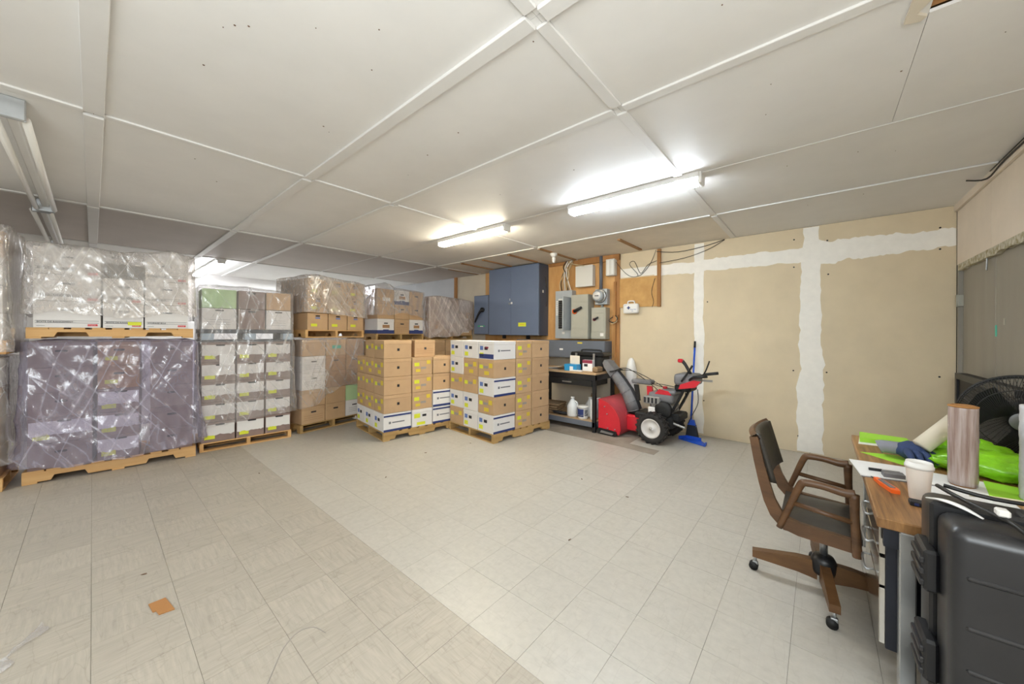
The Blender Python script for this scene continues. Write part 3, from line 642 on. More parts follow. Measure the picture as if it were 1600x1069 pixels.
# ---- stack P0, cut off by the frame
f0 = ((-5.62, -1.72, 0), R(-3))
pallet('pallet', 'pallet on the floor under the load cut off by the frame edge', f0, 1.2, 0.66, True, M['pine'])
load(f0, [['brown', 'brown', 'kraft2']] * 3 + [['brown', 'brown', 'white']] * 1, [.03, .43, .83], [.38, .38, .35], PH, .27, .4, 'the lower load at frame edge', 'file boxes in the lower cut-off load')
film(f0, 'clear film with a ragged hem over the lower load cut off by the frame', 1.2, 0.66, [1.192, 1.192, 1.192], [.22, .2, .2, .22, .25], .3, F_CLEAR, .05, .04, 11, 1.4, freq=2.2)
f0u = ((-5.58, -1.70, 1.235), R(-3))
pallet('pallet', 'pallet high up under the cut-off upper load beside the white logo boxes', f0u, 1.2, 0.66, True, M['pine'])
load(f0u, [['tagged', 'tagged', 'white'], ['kraft', 'kraft2', 'white'], ['kraft', 'white', 'white'], ['kraft', 'kraft', 'kraft']], [.03, .43, .83], [.38, .38, .35], PH, .245, .4, 'the upper load at frame edge', 'file boxes in the upper cut-off load', lidh=.06)
film(f0u, 'milky film swathing the upper load cut off by the frame edge', 1.2, 0.66, [1.12, 1.13, 1.14, 1.14], [-.06, -.02, .0, -.05, .02], .0, F_MILK, .03, .035, 15, 1.2, freq=2.4)
# ---- stack P2: white-faced boxes with yellow tags, small load on a plastic pallet above
f2 = ((-5.59, .83, 0), R(-4.5))
pallet('pallet', 'pallet on the floor under the white-faced boxes with yellow tags', f2, .955, .62, False, M['pine'], .105)
rows = [['tagged'] * 3] * 5
load(f2, rows, [.012, .35, .655], [.325, .292, .285], .105, .242, .40, 'the tagged load under hanging film', 'white-faced boxes with yellow tags')
f2u = ((-5.59, .83, 1.322), R(-4.5))
pp = thing('plastic_pallet', 'dark blue-grey plastic pallet under the small load with the green box', 'pallet', *((f2u[0], f2u[1])))
MB().box(-.6, 0, 0, .95, .10, .15, .006).build('deck', M['plasticgrey'], pp); MB().box(-.6, -.05, 0.0, .95, 0, .02, .004).build('skid', M['plasticgrey'], pp)
for k in range(3):
    for q in range(2): MB().box(-.14 - .44 * q, -.0 - .44 * q, .01 + .42 * k, .13 + .42 * k, .018, .102, .006).build('foot', M['plasticblue'] if q == 0 else M['plasticgrey'], pp)
u2 = ((-5.59, .83, 1.473), R(-4.5))
load(u2, [['white', 'brown', 'white'], ['green', 'brown', 'kraft']], [.015, .365, .66], [.33, .28, .28], 0, [.26, .235], .4, 'the small load on plastic pallet', 'boxes on the plastic pallet', lidh=.0)
film(((-5.59, .83, 0), R(-4.5)), 'clear film hanging over the green box and down to the yellow tags', .955, .62, [1.99, 1.985, 1.99, 1.975, 1.965], [.30, .31, .33, .35, .36, .37], .5, F_CLEAR, .05, .05, 21, 1.6, freq=2.6, hemL=.2)
pf = MB().box(.02, .024, .18, .32, 1.03, 1.17).build('paper_sheet', M['paper'], None, f2[0], (0, 0, f2[1])); tag(pf, 'white sheet of paper stuck on a box of the tagged load', 'paper')
# ---- stack P3
f3 = ((-5.57, 1.915, 0), R(9))
pallet('pallet', 'pallet on the floor under the mixed load with turquoise tag', f3, 1.0, .62, False, M['oldpine'])
load(f3, [['kraft', 'kraft', 'white'], ['kraft', 'kraft', 'green'], ['white', 'kraft2', 'kraft2'], ['white', 'kraft2', 'kraft2'], ['kraft', 'kraft', 'kraft2']], [.02, .37, .70], [.34, .32, .30], PH, BH, .40, 'the mixed load with turquoise tag',
     'boxes in the mixed load', {(0, 0): 'hl', (0, 1): 'h', (1, 1): '', (2, 1): 'l', (3, 1): 'hl', (3, 2): 'h', (2, 2): 'h', (4, 1): 'T'}, lidh=0.05)
film(f3, 'clear film hanging over the mixed load with turquoise tag', 1.0, .62, [1.325, 1.325, 1.325], [.36, .38, .52, .62, .60, .58], .5, F_CLEAR, .02, .022, 27, 1.2, freq=2.4)
f3u = ((-5.56, 1.97, 1.362), R(9))
pallet('pallet', 'pallet under the upper kraft load with draped milky film', f3u, .95, .80, False, M['pine'], .115)
load(f3u, [['kraft'] * 3, ['kraft'] * 3, ['kraft'] * 3], [.03, .345, .655], [.30, .30, .28], .115, .25, .40, 'the upper kraft load under milky film', 'kraft boxes in the upper filmed load',
     {(k, c): 'Hy' for k in range(3) for c in range(3)}, True, lidh=0)
film(f3u, 'milky film hung over the upper kraft load, its bottom row left bare', .95, .80, [.88, .90, .885, .87, .875, .85], [.37, .36, .345, .33, .31], .35, F_MILK, .035, .03, 33, .8, freq=2.0)
# ---- stack P6 behind P4 and P7 near the wall
f6 = ((-5.78, 3.08, 0), R(2))
pallet('pallet', 'pallet on the floor under the hidden lower load behind unwrapped stacks', f6, 1.05, 1.0, False, M['oldpine'])
for c, (y, wd) in enumerate(((.02, .34), (.38, .32), (.72, .31))):
    for k in range(5): 
        if k < 3 and c < 2: continue
        box(f6, y, PH + .235 * k, wd, .4, .232, 'kraft', f"kraft box in {ORD[k]} row, {['left column', 'middle column', 'right column'][c]} of the low load behind", group='kraft boxes in the hidden load', opts='ml')
f6u = ((-5.78, 3.16, 1.30), R(2))
pallet('pallet', 'pallet under the load with white and navy boxes', f6u, 1.0, 1.0, False, M['oldpine'])
load(f6u, [['whitenavy', 'kraft', 'whitenavy'], ['kraft', 'kraft', 'kraft'], ['kraft', 'whitenavy', 'kraft']], [.03, .365, .68], [.325, .305, .30], PH, .262, .42, 'the load with white navy boxes', 'boxes in the load with navy bands', {(0, 1): 'hl', (1, 1): 'h', (1, 2): 'hl', (2, 2): 'h', (2, 0): 't', (1, 0): ''}, True)
film(f6u, 'clear film over the load with white and navy boxes', 1.0, .79, [.95, .99, .93, .915, .91, .90], [.44, .45, .5, .46, .42], .45, F_CLEAR, .02, .015, 41, 1.2, freq=2.4)
f7 = ((-5.80, 4.28, 0), R(0))
pallet('pallet', 'pallet on the floor under the load nearest the switch box', f7, 1.15, 1.0, False, M['oldpine'])
load(f7, [['kraft'] * 3] * 5, [.02, .41, .79], [.37, .36, .34], PH, .235, .4, 'the low wall load', 'boxes in the hidden load by the switch box')
f7u = ((-5.80, 4.28, 1.30), R(0))
pallet('pallet', 'pallet under the tightly wrapped load next to the switch box', f7u, 1.15, 1.0, False, M['oldpine'], .10)
load(f7u, [['kraft'] * 3, ['kraft', 'white', 'kraft'], ['kraft2', 'kraft', 'white']], [.03, .42, .79], [.37, .35, .34], .10, .245, .4, 'the tightly wrapped load', 'boxes in the tightly wrapped load', {(0, 1): 't', (0, 0): 't', (0, 2): 't', (1, 2): 't', (1, 0): 't'}, lidh=0)
film(f7u, 'tight cloudy stretch wrap around the load next to the switch box', 1.15, 1.0, [.84, .86, .85, .84, .82], [.04, .06, .05, .08, .16, .2], .1, F_TIGHT, .0, .02, 47, .6, freq=2.6)

# ---- P4 and P5, unwrapped printed stacks
def printed_stack(frame, Wy, layers, where, group, zt, dpL=.335):
    """layers bottom->top: [a, b, c(corner), col2, col3]; each '' / 'k' kraft / 'w' white (+ 'b' band)"""
    for k, L in enumerate(layers):
        z = PH + BH * k
        ca = .40; c2 = .32; c3 = Wy - ca - c2 - .02
        spec = [(L[0], 0.0, -2 * dpL, ca, 'column a'), (L[1], 0.0, -dpL, ca, ''), (L[2], 0.0, 0, ca, ''), (L[3], ca + .005, 0, c2, ''), (L[4], ca + c2 + .01, 0, c3, '')]
        names = ['far box of the left face', 'middle box of the left face', 'corner box', 'middle box of the front face', 'last box of the front face']
        for i, (kd, y, x, wd, _) in enumerate(spec):
            if not kd: continue
            kind = 'kraft' if kd[0] == 'k' else 'whiteband'
            op = {0: 'L', 1: 'L', 2: 'Lm' + ('b' if 'b' in kd else '') + ('n' if 'n' in kd else ''), 3: 'e', 4: 'm' + ('b' if 'b' in kd else '')}[i]
            box(frame, y + .003, z, wd - .010, (dpL if i < 3 else .40) - .010, BH - .002, kind, f"{'kraft' if kd[0] == 'k' else 'white'} printed carton, {row_name(k, 5)} row, {names[i]}, {where}", x=x, group=group, opts=op, lidh=.045, seed=k)
f4 = ((-4.362, 2.496, 0), R(-7.3))
pallet('pallet', 'weathered pallet under the shorter unwrapped stack', f4, 1.13, 1.02, True, M['oldpine'])
printed_stack(f4, 1.12, [['w', 'w', 'wb', 'w', 'wb'], ['k', 'k', 'k', 'k', 'wb'], ['k', 'k', 'k', 'k', 'k'], ['k', 'k', 'k', 'k', 'k'], ['', 'k', 'k', '', '']], 'shorter stack', 'printed cartons of the shorter stack', 0)
box(f4, .50, PH + 4 * BH, .33, .30, BH, 'kraft', 'single kraft carton set back on top of the shorter unwrapped stack', x=-.12, opts='ml', lidh=.045)
f5 = ((-3.217, 3.392, 0), R(-5.5))
pallet('pallet', 'weathered pallet under the taller unwrapped stack next to the workbench', f5, 1.13, 1.02, True, M['oldpine'])
printed_stack(f5, 1.12, [['k', 'w', 'wb', 'k', 'k'], ['w', 'w', 'k', 'k', 'k'], ['k', 'k', 'wb', 'k', 'k'], ['w', 'k', 'k', 'k', 'k'], ['w', 'w', 'wn', 'k', 'k']], 'taller stack', 'printed cartons of the taller stack', 0)

# ------------------------------------------------------------------ electrical wall
def wt(name, label, cat, x, z, group=None): return thing(name, label, cat, (x, YB - .003, z), 0, group)
c = wt('electrical_cabinet', 'large slate blue two-door steel cabinet on the plywood wall', 'cabinet', -5.20, 1.40)
MB().box(0, 1.27, -.30, 0, 0, 1.34, .004).build('body', M['cabside'], c)
for a, b, nm in ((.003, .60, 0), (.604, 1.267, 1)): MB().box(a, b, -.318, -.30, .004, 1.336, .003).build('door', M['cabblue'], c)
MB().cyl((.575, -.318, .62), (.575, -.335, .62), .02, 14).cyl((.575, -.335, .62), (.575, -.35, .62), .012, 10).build('lock_handle', M['steel'], c)
MB().box(.57, .58, -.322, -.318, .68, .72).box(.60, .64, -.322, -.318, .61, .65).build('scuffed_plate', M['whitep'], c)
MB().box(.79, .98, -.321, -.318, .17, .245).build('sticker', M['yellow'], c)
MB().box(.83, .94, -.322, -.321, .2, .215).build('sticker_print', M['yellow2'], c)
MB().box(1.27, 1.273, -.2, -.16, .8, .85).build('label_plate', M['whitep'], c)
MB().tube([(1.276, -.12, 1.1), (1.285, -.09, .9), (1.285, -.07, .7), (1.276, -.08, .55)], .006, 6).build('loose_wire', M['cable'], c)
for x in (.28, .9): MB().cyl((x, -.15, -.07), (x, -.15, 0), .04, 14).build('conduit_stub', M['blackp'], c)
s = wt('disconnect_switch', 'dark slate switch box with long black lever and green mark', 'switch box', -5.70, 1.41)
MB().box(0, .44, -.26, 0, 0, .83, .005).build('body', M['cabside'], s)
MB().box(.01, .43, -.272, -.26, .01, .82, .004).build('door', M['cabblue'], s)
MB().cyl((.28, -.272, .52), (.28, -.31, .52), .05, 16).tube([(.28, -.315, .53), (.2, -.33, .42), (.1, -.335, .26)], [.026, .022, .018], 8).build('lever', M['black'], s)
MB().box(.13, .33, -.275, -.272, .165, .19).build('green_stripe', M['green'], s); MB().box(.2, .29, -.276, -.275, .16, .18).build('white_print', M['whitep'], s)
gt = wt('wiring_trough', 'long grey steel wiring trough on the wall above the workbench', 'wiring trough', -4.5, 1.02)
MB().box(0, 1.86, -.26, 0, 0, .30, .006).build('body', M['gut'], gt); MB().box(.01, 1.85, -.266, -.26, .02, .285, .003).build('cover', M['gut'], gt)
MB().box(1.0, 1.07, -.269, -.266, .13, .16).build('label_plate', M['whitep'], gt); MB().box(1.36, 1.45, -.269, -.266, .25, .275).build('sticker', M['yellow2'], gt)
b = wt('breaker_panel', 'light grey breaker panel with open door and black breakers', 'breaker panel', -3.68, 1.35)
MB().box(0, .35, -.14, 0, 0, .86, .004).build('body', M['panelgrey'], b); MB().box(.07, .30, -.148, -.14, .16, .72, .002).build('breaker_recess', M['jboxw'], b)
for k in range(15):
    for x in (.085, .20): MB().box(x, x + .075, -.168, -.148, .18 + .034 * k, .18 + .034 * k + .029, .002).build('breaker', M['black'], b)
MB().box(.315, .335, -.40, -.145, .15, .73, .003).build('door', M['panelgrey'], b)
for k in range(8): MB().box(.02, .065, -.1435, -.14, .42 + .034 * k, .42 + .034 * k + .02).build('circuit_label', M['whitep'], b)
MB().box(.15, .20, -.1435, -.14, .08, .12).build('paper_label', M['whitep'], b)
def disconnect(label, x, z, w_, h_, d_, lev):
    d = wt('safety_switch', label, 'switch box', x, z, None)
    MB().box(0, w_, -d_, 0, 0, h_, .006).build('body', M['discgrey'], d)
    MB().box(w_ * .08, w_ * .92, -d_ - .006, -d_, h_ * .24, h_ * .82, .003).build('raised_panel', M['discgrey'], d)
    MB().box(0.0, w_, -d_ - .008, -d_, h_ * .03, h_ * .2, .003).build('lower_cover', M['discgrey'], d)
    a, zz = w_ * .25, h_ * .62
    MB().cyl((a, -d_ - .006, zz), (a, -d_ - .03, zz), lev * .28, 12).build('lever_hub', M['orange'] if lev > .1 else M['pinkb'], d)
    MB().tube([(a, -d_ - .035, zz), (a + lev * .9, -d_ - .04, zz + lev * .4)], [lev * .2, lev * .13], 8).build('lever', M['black'], d)
    return d
disconnect('larger pale grey safety switch with orange hub lever', -3.30, 1.35, .33, .76, .22, .16)
d2 = disconnect('narrow pale grey safety switch under the round meter', -2.94, 1.35, .26, .53, .16, .09)
MB().box(.17, .23, -.17, -.168, .05, .1).build('sticker', M['whitep'], d2)
m_ = wt('electric_meter', 'round glass electric meter on grey box with upright conduit', 'meter', -2.95, 1.93)
MB().box(.05, .27, -.11, 0, 0, .26, .005).build('socket_box', M['panelgrey'], m_)
mt = Matrix.Translation((.15, -.11, .14)) @ Matrix.Rotation(R(90), 4, 'X')
MB().lathe([(.115, 0), (.115, .035), (.10, .04)], 24, mt).build('ring', M['steel'], m_); MB().lathe([(.095, .03), (.095, .10), (.075, .125), (.0, .13)], 24, mt).build('glass_cover', M['panelgrey'], m_)
MB().lathe([(.068, .124), (.068, .134)], 20, mt).build('dial', M['whitep'], m_)
MB().box(.115, .185, -.248, -.244, .125, .15).build('register', M['greyink'], m_)
MB().cyl((.13, -.05, .26), (.13, -.05, .82), .028, 14).build('conduit', M['gut'], m_)
MB().cyl((.16, -.055, -.05), (.16, -.055, 0), .025, 12).build('coupling', M['steel'], m_)
j = wt('junction_box', 'square off-white junction box above the safety switch', 'junction box', -3.28, 2.26); MB().box(0, .33, -.10, 0, 0, .36, .004).build('body', M['jboxw'], j); MB().box(-.003, .333, -.106, -.10, -.003, .363, .003).build('cover', M['jboxw'], j)
j = wt('junction_box', 'narrow white junction box high beside the conduit', 'junction box', -2.70, 2.40); MB().box(0, .15, -.12, 0, 0, .27, .004).build('body', M['jboxw'], j); MB().box(.03, .06, -.124, -.12, .02, .25).build('ridge', M['whitep'], j); MB().box(.10, .13, -.124, -.12, .02, .25).build('ridge', M['whitep'], j)
pb = MB().box(-2.55, -1.86, YB - .02, YB, 1.87, 2.34, .002).build('plywood_board', M['osb']); tag(pb, 'rectangular sheet of bare plywood on the wall above first aid kit', 'board')
st = MB().box(-1.895, -1.845, YB - .045, YB, 1.86, 2.74, .002).build('wood_strip', M['studwood']); tag(st, 'upright brown wood strip from plywood board up to the ceiling', 'wood strip')
st = MB().box(-2.59, -2.555, YB - .06, YB - .025, 1.05, 2.3, .002).build('wood_strip', M['studwood']); tag(st, 'thin upright wood strip between safety switch and plywood board', 'wood strip')
wires = thing('cable_bundle', 'tangle of tan and dark cables dropping into the breaker panel', 'cables', (-3.4, YB, 2.2))
rnd = random.Random(3)
for k in range(11):
    x1 = -.22 + .032 * k; bx = -.06 + rnd.uniform(-.06, .06); y = -.05 - rnd.uniform(0, .06)
    pts = [(bx + .05, y, .54), (bx + rnd.uniform(-.03, .03), y - .03, .44), (bx * .5 + x1 * .4 + rnd.uniform(-.06, .06), y - .04, .30), (x1 + rnd.uniform(-.03, .03), y - .02, .15), (x1, -.06, .0)]
    if k > 7: pts = [(bx, y, .52), (.1, y - .04, .46), (.2 + .03 * k * .3, y, .42)]
    MB().tube(pts, .009, 6).build('cable', M[('wire_t', 'cable', 'wire_t', 'whitep')[k % 4]], wires)
def loose(label, pts, r=.004, m='cable'):
    o = MB().tube(pts, r, 6).build('loose_cable', M[m]); return tag(o, label, 'cable')
yw = YB - .012
loose('thin dark wire looping over the white patched strip above plywood board', [(-2.55, yw - .05, 2.62), (-2.42, yw, 2.44), (-2.30, yw, 2.36), (-2.2, yw, 2.38), (-2.34, yw, 2.56), (-2.26, yw, 2.60), (-2.16, yw, 2.40), (-2.05, yw, 2.52), (-1.90, yw - .04, 2.56)], .004)
loose('thin dark wire from ceiling down to the middle of plywood board top', [(-1.92, yw, 2.74), (-2.0, yw, 2.55), (-2.12, yw, 2.40), (-2.2, yw, 2.36)], .004)
loose('thin cable running along the wall top past the wood strip', [(-1.9, yw - .04, 2.70), (-1.6, yw, 2.66), (-1.25, yw, 2.69), (-1.0, yw, 2.745)], .005)
loose('second thin cable sagging from wall top over the patched seam', [(-1.86, yw - .045, 2.52), (-1.5, yw, 2.56), (-1.2, yw, 2.64), (-1.0, yw, 2.74)], .004)
loose('wire dangling in front of the plywood board edge', [(-1.93, YB - .03, 2.3), (-1.98, YB - .03, 2.1), (-1.95, YB - .03, 1.95), (-1.97, YB - .03, 1.86)], .004)
oc = wt('outlet_box', 'small outlet box with wires at edge of plywood wall', 'outlet box', -2.6, 1.64); MB().box(-.01, .09, -.06, 0, 0, .11, .003).build('body', M['studwood'], oc)
MB().tube([(.0, -.06, .08), (-.05, -.09, .02), (.04, -.09, -.02), (.09, -.08, .05), (.05, -.07, .1)], .008, 6).build('wire', M['cable'], oc); MB().tube([(.05, -.06, .1), (.08, -.09, .0), (-.02, -.1, -.04)], .007, 6).build('wire', M['wire_t'], oc)
fa = wt('first_aid_kit', 'white plastic first aid case with blue cross on the tan wall', 'first aid kit', -2.42, 1.765)
MB().box(0, .25, -.09, 0, 0, .16, .03, None, 3).build('case', M['whitep'], fa)
MB().tube([(.07, -.045, .15), (.075, -.045, .19), (.10, -.045, .20), (.15, -.045, .20), (.175, -.045, .19), (.18, -.045, .15)], .012, 8).build('handle', M['whitep'], fa)
MB().box(.075, .125, -.093, -.09, .083, .1).box(.0915, .1085, -.0935, -.0895, .0665, .1165).build('cross', M['navy'], fa)
for tx, x, z, sz, mm in (('FIRST', .03, .125, .018, 'blueink'), ('First Aid', .125, .055, .028, 'blueink'), ('Kit', .15, .03, .022, 'blueink')):
    o = put('lettering', text_mesh(tx, sz), M[mm], fa); o.location = (x, -.0915, z); o.rotation_euler = (R(90), 0, 0)
# cable along the top of the side wall
loose('dark cable stapled along the top trim of the door wall', [(XR - .11, 4.78, CEIL - .006), (XR - .03, 4.66, CEIL - .05), (XR - .027, 4.3, CEIL - .03), (XR - .027, 3.6, CEIL - .035), (XR - .027, 2.5, CEIL - .035)], .0065)
loose('thin grey cable beside the dark one on the door wall top', [(XR - .028, 4.6, CEIL - .012), (XR - .028, 4.1, CEIL - .008), (XR - .028, 3.0, CEIL - .008)], .004)

# ------------------------------------------------------------------ workbench and what stands on it
wbx = thing('workbench', 'black steel workbench with particle board top, drawer and lower shelf', 'workbench', (-3.72, 4.74, 0))
for x in (0, 1.20):
    for y in (0, .60): MB().box(x, x + .05, y, y + .05, 0, .84, .002).build('leg', M['blackp'], wbx)
MB().box(-.01, 1.26, -.01, .66, .84, .865, .002).build('top', M['benchtop'], wbx)
MB().box(0, 1.25, .004, .02, .755, .84).build('front_rail', M['blackp'], wbx); MB().box(1.235, 1.25, .02, .65, .755, .84).build('side_rail', M['blackp'], wbx); MB().box(0, 1.25, .63, .65, .755, .84).build('rear_rail', M['blackp'], wbx)
dw = MB().box(.05, 1.20, -.012, .5, .665, .75, .003).build('drawer', M['black'], wbx); MB().box(.70, .86, -.02, -.012, .70, .718).build('handle', M['steel'], dw)
MB().box(.01, 1.24, .01, .64, .135, .155).build('shelf', M['benchtop'], wbx)
MB().box(0, 1.25, .0, .012, .075, .15).build('shelf_rail', M['gut'], wbx); MB().box(1.238, 1.25, .012, .64, .075, .15).build('shelf_rail', M['gut'], wbx)
tb = thing('toolbox', 'black plastic toolbox with metal latches on the workbench', 'toolbox', (-3.02, 5.05, .865))
MB().box(0, .50, 0, .27, 0, .22, .012).build('body', M['black'], tb); MB().box(-.05, .53, -.02, .29, .22, .285, .02).build('lid', M['blackp'], tb)
MB().tube([(.08, .13, .28), (.1, .13, .315), (.4, .13, .315), (.42, .13, .28)], .013, 8).build('handle', M['blackp'], tb)
for x in (.05, .36): MB().box(x, x + .035, -.034, -.02, .17, .27, .003).build('latch', M['steel'], tb)
bb = thing('wipes_carton', 'opened blue wipes carton with raised tan flap on workbench', 'carton', (-3.05, 4.82, .865))
MB().box(0, .22, 0, .14, 0, .10, .004).build('body', M['blueshop'], bb); MB().box(.03, .20, .13, .136, .10, .23).build('flap', M['cream'], bb); MB().box(.1, .16, -.002, 0, .0, .07).build('label_patch', M['paper'], bb)
pk = thing('printed_carton', 'small maroon and white printed carton next to the toolbox', 'carton', (-2.80, 4.95, .865)); MB().box(0, .17, 0, .08, 0, .17, .003).build('body', M['paper'], pk); MB().box(0, .17, -.002, 0, .12, .17).build('print_band', M['pinkb'], pk); MB().box(.03, .09, -.002, 0, .07, .11).build('print_block', M['ink'], pk)
for i, (x, y, zz, a, lab) in enumerate(((-3.52, 4.86, .865, .1, 'lowest white sheet in the loose paper pile on workbench'), (-3.46, 4.92, .869, -.2, 'middle white sheet in the loose paper pile on workbench'), (-3.40, 4.84, .873, .35, 'curled top sheet in the loose paper pile on workbench'))):
    vs, fs = [], []
    for q in range(7):
        for k in range(5):
            vs.append((q * .05, k * .055, .06 * (q / 6) ** 2 * i * .6 + .004 * math.sin(k)))
    for q in range(6):
        for k in range(4): fs.append((q * 5 + k, q * 5 + k + 1, q * 5 + k + 6, q * 5 + k + 5))
    o = MB().add(vs, fs, True).build('paper_sheet', M['paper'], None, (x, y, zz), (0, 0, a)); tag(o, lab, 'paper', 'loose papers on the workbench')
tl = MB().tube([(-3.50, 4.80, .915), (-3.42, 4.84, .93), (-3.36, 4.86, .925)], [.012, .016, .01], 8).build('pen_knife', M['ink']); tag(tl, 'black pocket tool lying on the papers of the workbench', 'tool')
wp = MB().box(-2.90, -2.74, 4.80, 4.86, .865, .885, .004).build('white_tube', M['whitep']); tag(wp, 'small white tube lying in front of the maroon carton', 'tube')
sk = MB().box(-2.56, -2.475, 4.80, 5.0, .866, .95, .02).build('paper_bag', M['sack']); tag(sk, 'small brown paper bag at the end of workbench', 'bag')
def jug(label, x, y, w_=.15, h_=.3, handle=True):
    t = thing('jug', label, 'jug', (x, y, .1555)); r = w_ / 2
    MB().lathe([(r * .9, 0), (r, .02), (r, h_ * .5), (r * .85, h_ * .62), (r * .35, h_ * .86), (r * .3, h_ * .9), (r * .3, h_ * .94)], 20).build('body', M['jug'], t)
    MB().cyl((0, 0, h_ * .93), (0, 0, h_), r * .36, 14).build('cap', M['whitep'], t)
    if handle: MB().tube([(r * .5, 0, h_ * .8), (r * .95, 0, h_ * .72), (r * 1.05, 0, h_ * .5)], .012, 8).build('handle', M['jug'], t)
    return t
jug('plain white jug standing on the lower shelf of the workbench', -2.93, 4.88, .17, .30)
jug('white jug tucked behind the round pail on the lower shelf', -2.72, 5.06, .17, .30)
pl = thing('pail', 'round white pail with dark printed label on the lower shelf', 'pail', (-2.73, 4.85, .1555))
MB().lathe([(.07, 0), (.075, .02), (.08, .17), (.086, .175), (.086, .19), (.075, .195)], 22).build('body', M['whitep'], pl)
MB().tube([(-.085, 0, .17), (-.09, -.05, .09), (0, -.09, .06), (.09, -.05, .09), (.085, 0, .17)], .003, 6).build('bail_handle', M['steel'], pl)
lb = MB(); vs = []
for k in range(9): a = R(-150 + 12 * k); vs += [(.0775 * math.cos(a), .0775 * math.sin(a), .035), (.081 * math.cos(a), .081 * math.sin(a), .15)]
lb.add(vs, [(2 * k, 2 * k + 2, 2 * k + 3, 2 * k + 1) for k in range(8)], True).build('label_band', M['navy'], pl)
lb = MB(); vs = []
for k in range(7): a = R(-44 + 8 * k); vs += [(.0775 * math.cos(a), .0775 * math.sin(a), .05), (.081 * math.cos(a), .081 * math.sin(a), .14)]
lb.add(vs, [(2 * k, 2 * k + 2, 2 * k + 3, 2 * k + 1) for k in range(6)], True).build('label_print', M['greyink'], pl)
fl = MB().box(-2.60, -2.555, 4.83, 5.1, .1555, .46, .01).build('white_binder', M['jug']); tag(fl, 'upright white flat container next to the workbench leg', 'container')
rg = blob(MB(), (-2.70, 5.12, .40), .06, .05, .09, 4, .5, 4).build('crumpled_bag', M['sack']); tag(rg, 'crumpled brown bag on the jug of lower shelf', 'bag')
for k in range(4):
    mb = MB().box(-.20, .20, -.15, .15, 0, .035, .015)
    o = mb.build('paper_sack', M['sack'], None, (-3.42 + .015 * k, 4.97, .164 + .038 * k), (R(2), 0, .1 * (k % 2))); tag(o, f'folded brown paper sack, {ORD[k]} from below in the pile on bench shelf', 'sack', 'folded sacks on the bench shelf')
cl = blob(MB(), (-3.14, 4.84, .188), .14, .05, .022, 8, .6, 3).build('dark_rag', M['ink']); tag(cl, 'dark rag lying in front of jugs on bench shelf', 'rag')
bp_ = MB().box(-2.40, -2.27, 5.45, 5.63, 0, 1.06, .01).build('white_roll', M['whitep']); bpy.data.objects.remove(bp_, do_unlink=True)
rl = thing('white_roll', 'tall white rolled sheet leaning at the wall behind the snow blower chute', 'roll', (-2.27, 5.555, 0)); MB().lathe([(.085, 0), (.085, .86), (.05, 1.02), (.02, 1.06)], 18).build('roll', M['whitep'], rl)

# ------------------------------------------------------------------ snow blower (faces -x)
sb = thing('snow_blower', 'red two-stage snow blower with grey chute by the tan wall', 'snow blower', (-1.66, 5.08, 0), R(-3))
def arcp(c, r, a0, a1, n): return [(c[0] + r * math.cos(R(a0 + (a1 - a0) * k / n)), c[1] + r * math.sin(R(a0 + (a1 - a0) * k / n))) for k in range(n + 1)]
side = [(-.76, .05), (-.76, .49)] + [(-.76 + .34 * math.sin(R(a)), .49 - .34 * (1 - math.cos(R(a)))) for a in (12, 25, 38, 50, 62, 74, 84)] + [(-.415, .10), (-.44, .03), (-.70, .03)]
for y, nm in ((-.34, 'side_plate'), (.33, 'side_plate')): MB().prism(side, y, y + .012, 'y').build('side_plate', M['redp'], sb)
# curved shell between the plates
sh = MB(); prof = [(-.76, .50)] + [(-.76 + .345 * math.sin(R(a)), .50 - .345 * (1 - math.cos(R(a)))) for a in (12, 25, 38, 50, 62, 74, 84)] + [(-.405, .10), (-.45, .03)]
vs = [];
for x, z in prof: vs += [(x, -.335, z), (x, .335, z)]
for x, z in prof: vs += [(x - .008, -.335, z - .01), (x - .008, .335, z - .01)]
n_ = len(prof); fs = [(2 * k, 2 * k + 1, 2 * k + 3, 2 * k + 2) for k in range(n_ - 1)] + [(2 * n_ + 2 * k, 2 * n_ + 2 * k + 2, 2 * n_ + 2 * k + 3, 2 * n_ + 2 * k + 1) for k in range(n_ - 1)]
sh.add(vs, fs, True).build('auger_housing', M['redp2'], sb)
ol = MB()
ol.tube([(x, -.342, z) for x, z in side[1:9]], .007, 6).build('rolled_edge', M['redp'], sb)
for x, z in ((-.62, .30), (-.66, .40), (-.61, .10), (-.5, .10)): MB().cyl((x, -.34, z), (x, -.352, z), .009, 8).build('bolt', M['steel'], sb)
MB().prism([(-.76, .0), (-.50, .0), (-.46, .03), (-.48, .075), (-.74, .085), (-.77, .05)], -.362, -.342, 'y').build('skid_shoe', M['black'], sb)
MB().prism([(-.72, .025), (-.53, .02), (-.51, .045), (-.70, .06)], -.368, -.362, 'y').build('skid_shoe_trim', M['steel'], sb)
au = MB()
au.cyl((-.60, -.33, .24), (-.60, .33, .24), .025, 10)
for k in range(40):
    y = -.31 + .62 * k / 40; a = k * .55; y2 = -.31 + .62 * (k + 1) / 40; a2 = (k + 1) * .55
    p = [(-.60 + .13 * math.cos(a), y, .24 + .13 * math.sin(a)), (-.60 + .13 * math.cos(a2), y2, .24 + .13 * math.sin(a2)), (-.60 + .17 * math.cos(a2), y2, .24 + .17 * math.sin(a2)), (-.60 + .17 * math.cos(a), y, .24 + .17 * math.sin(a))]
    au.add(p, [(0, 1, 2, 3)])
au.build('auger', M['redp2'], sb)
MB().box(-.42, .0, -.17, .17, .08, .30, .02).build('impeller_housing', M['redp'], sb)
cb = MB().lathe([(.075, .24), (.075, .33), (.085, .335), (.085, .35), (.07, .36)], 18, Matrix.Translation((-.36, -.02, 0))).build('chute_base', M['black'], sb)
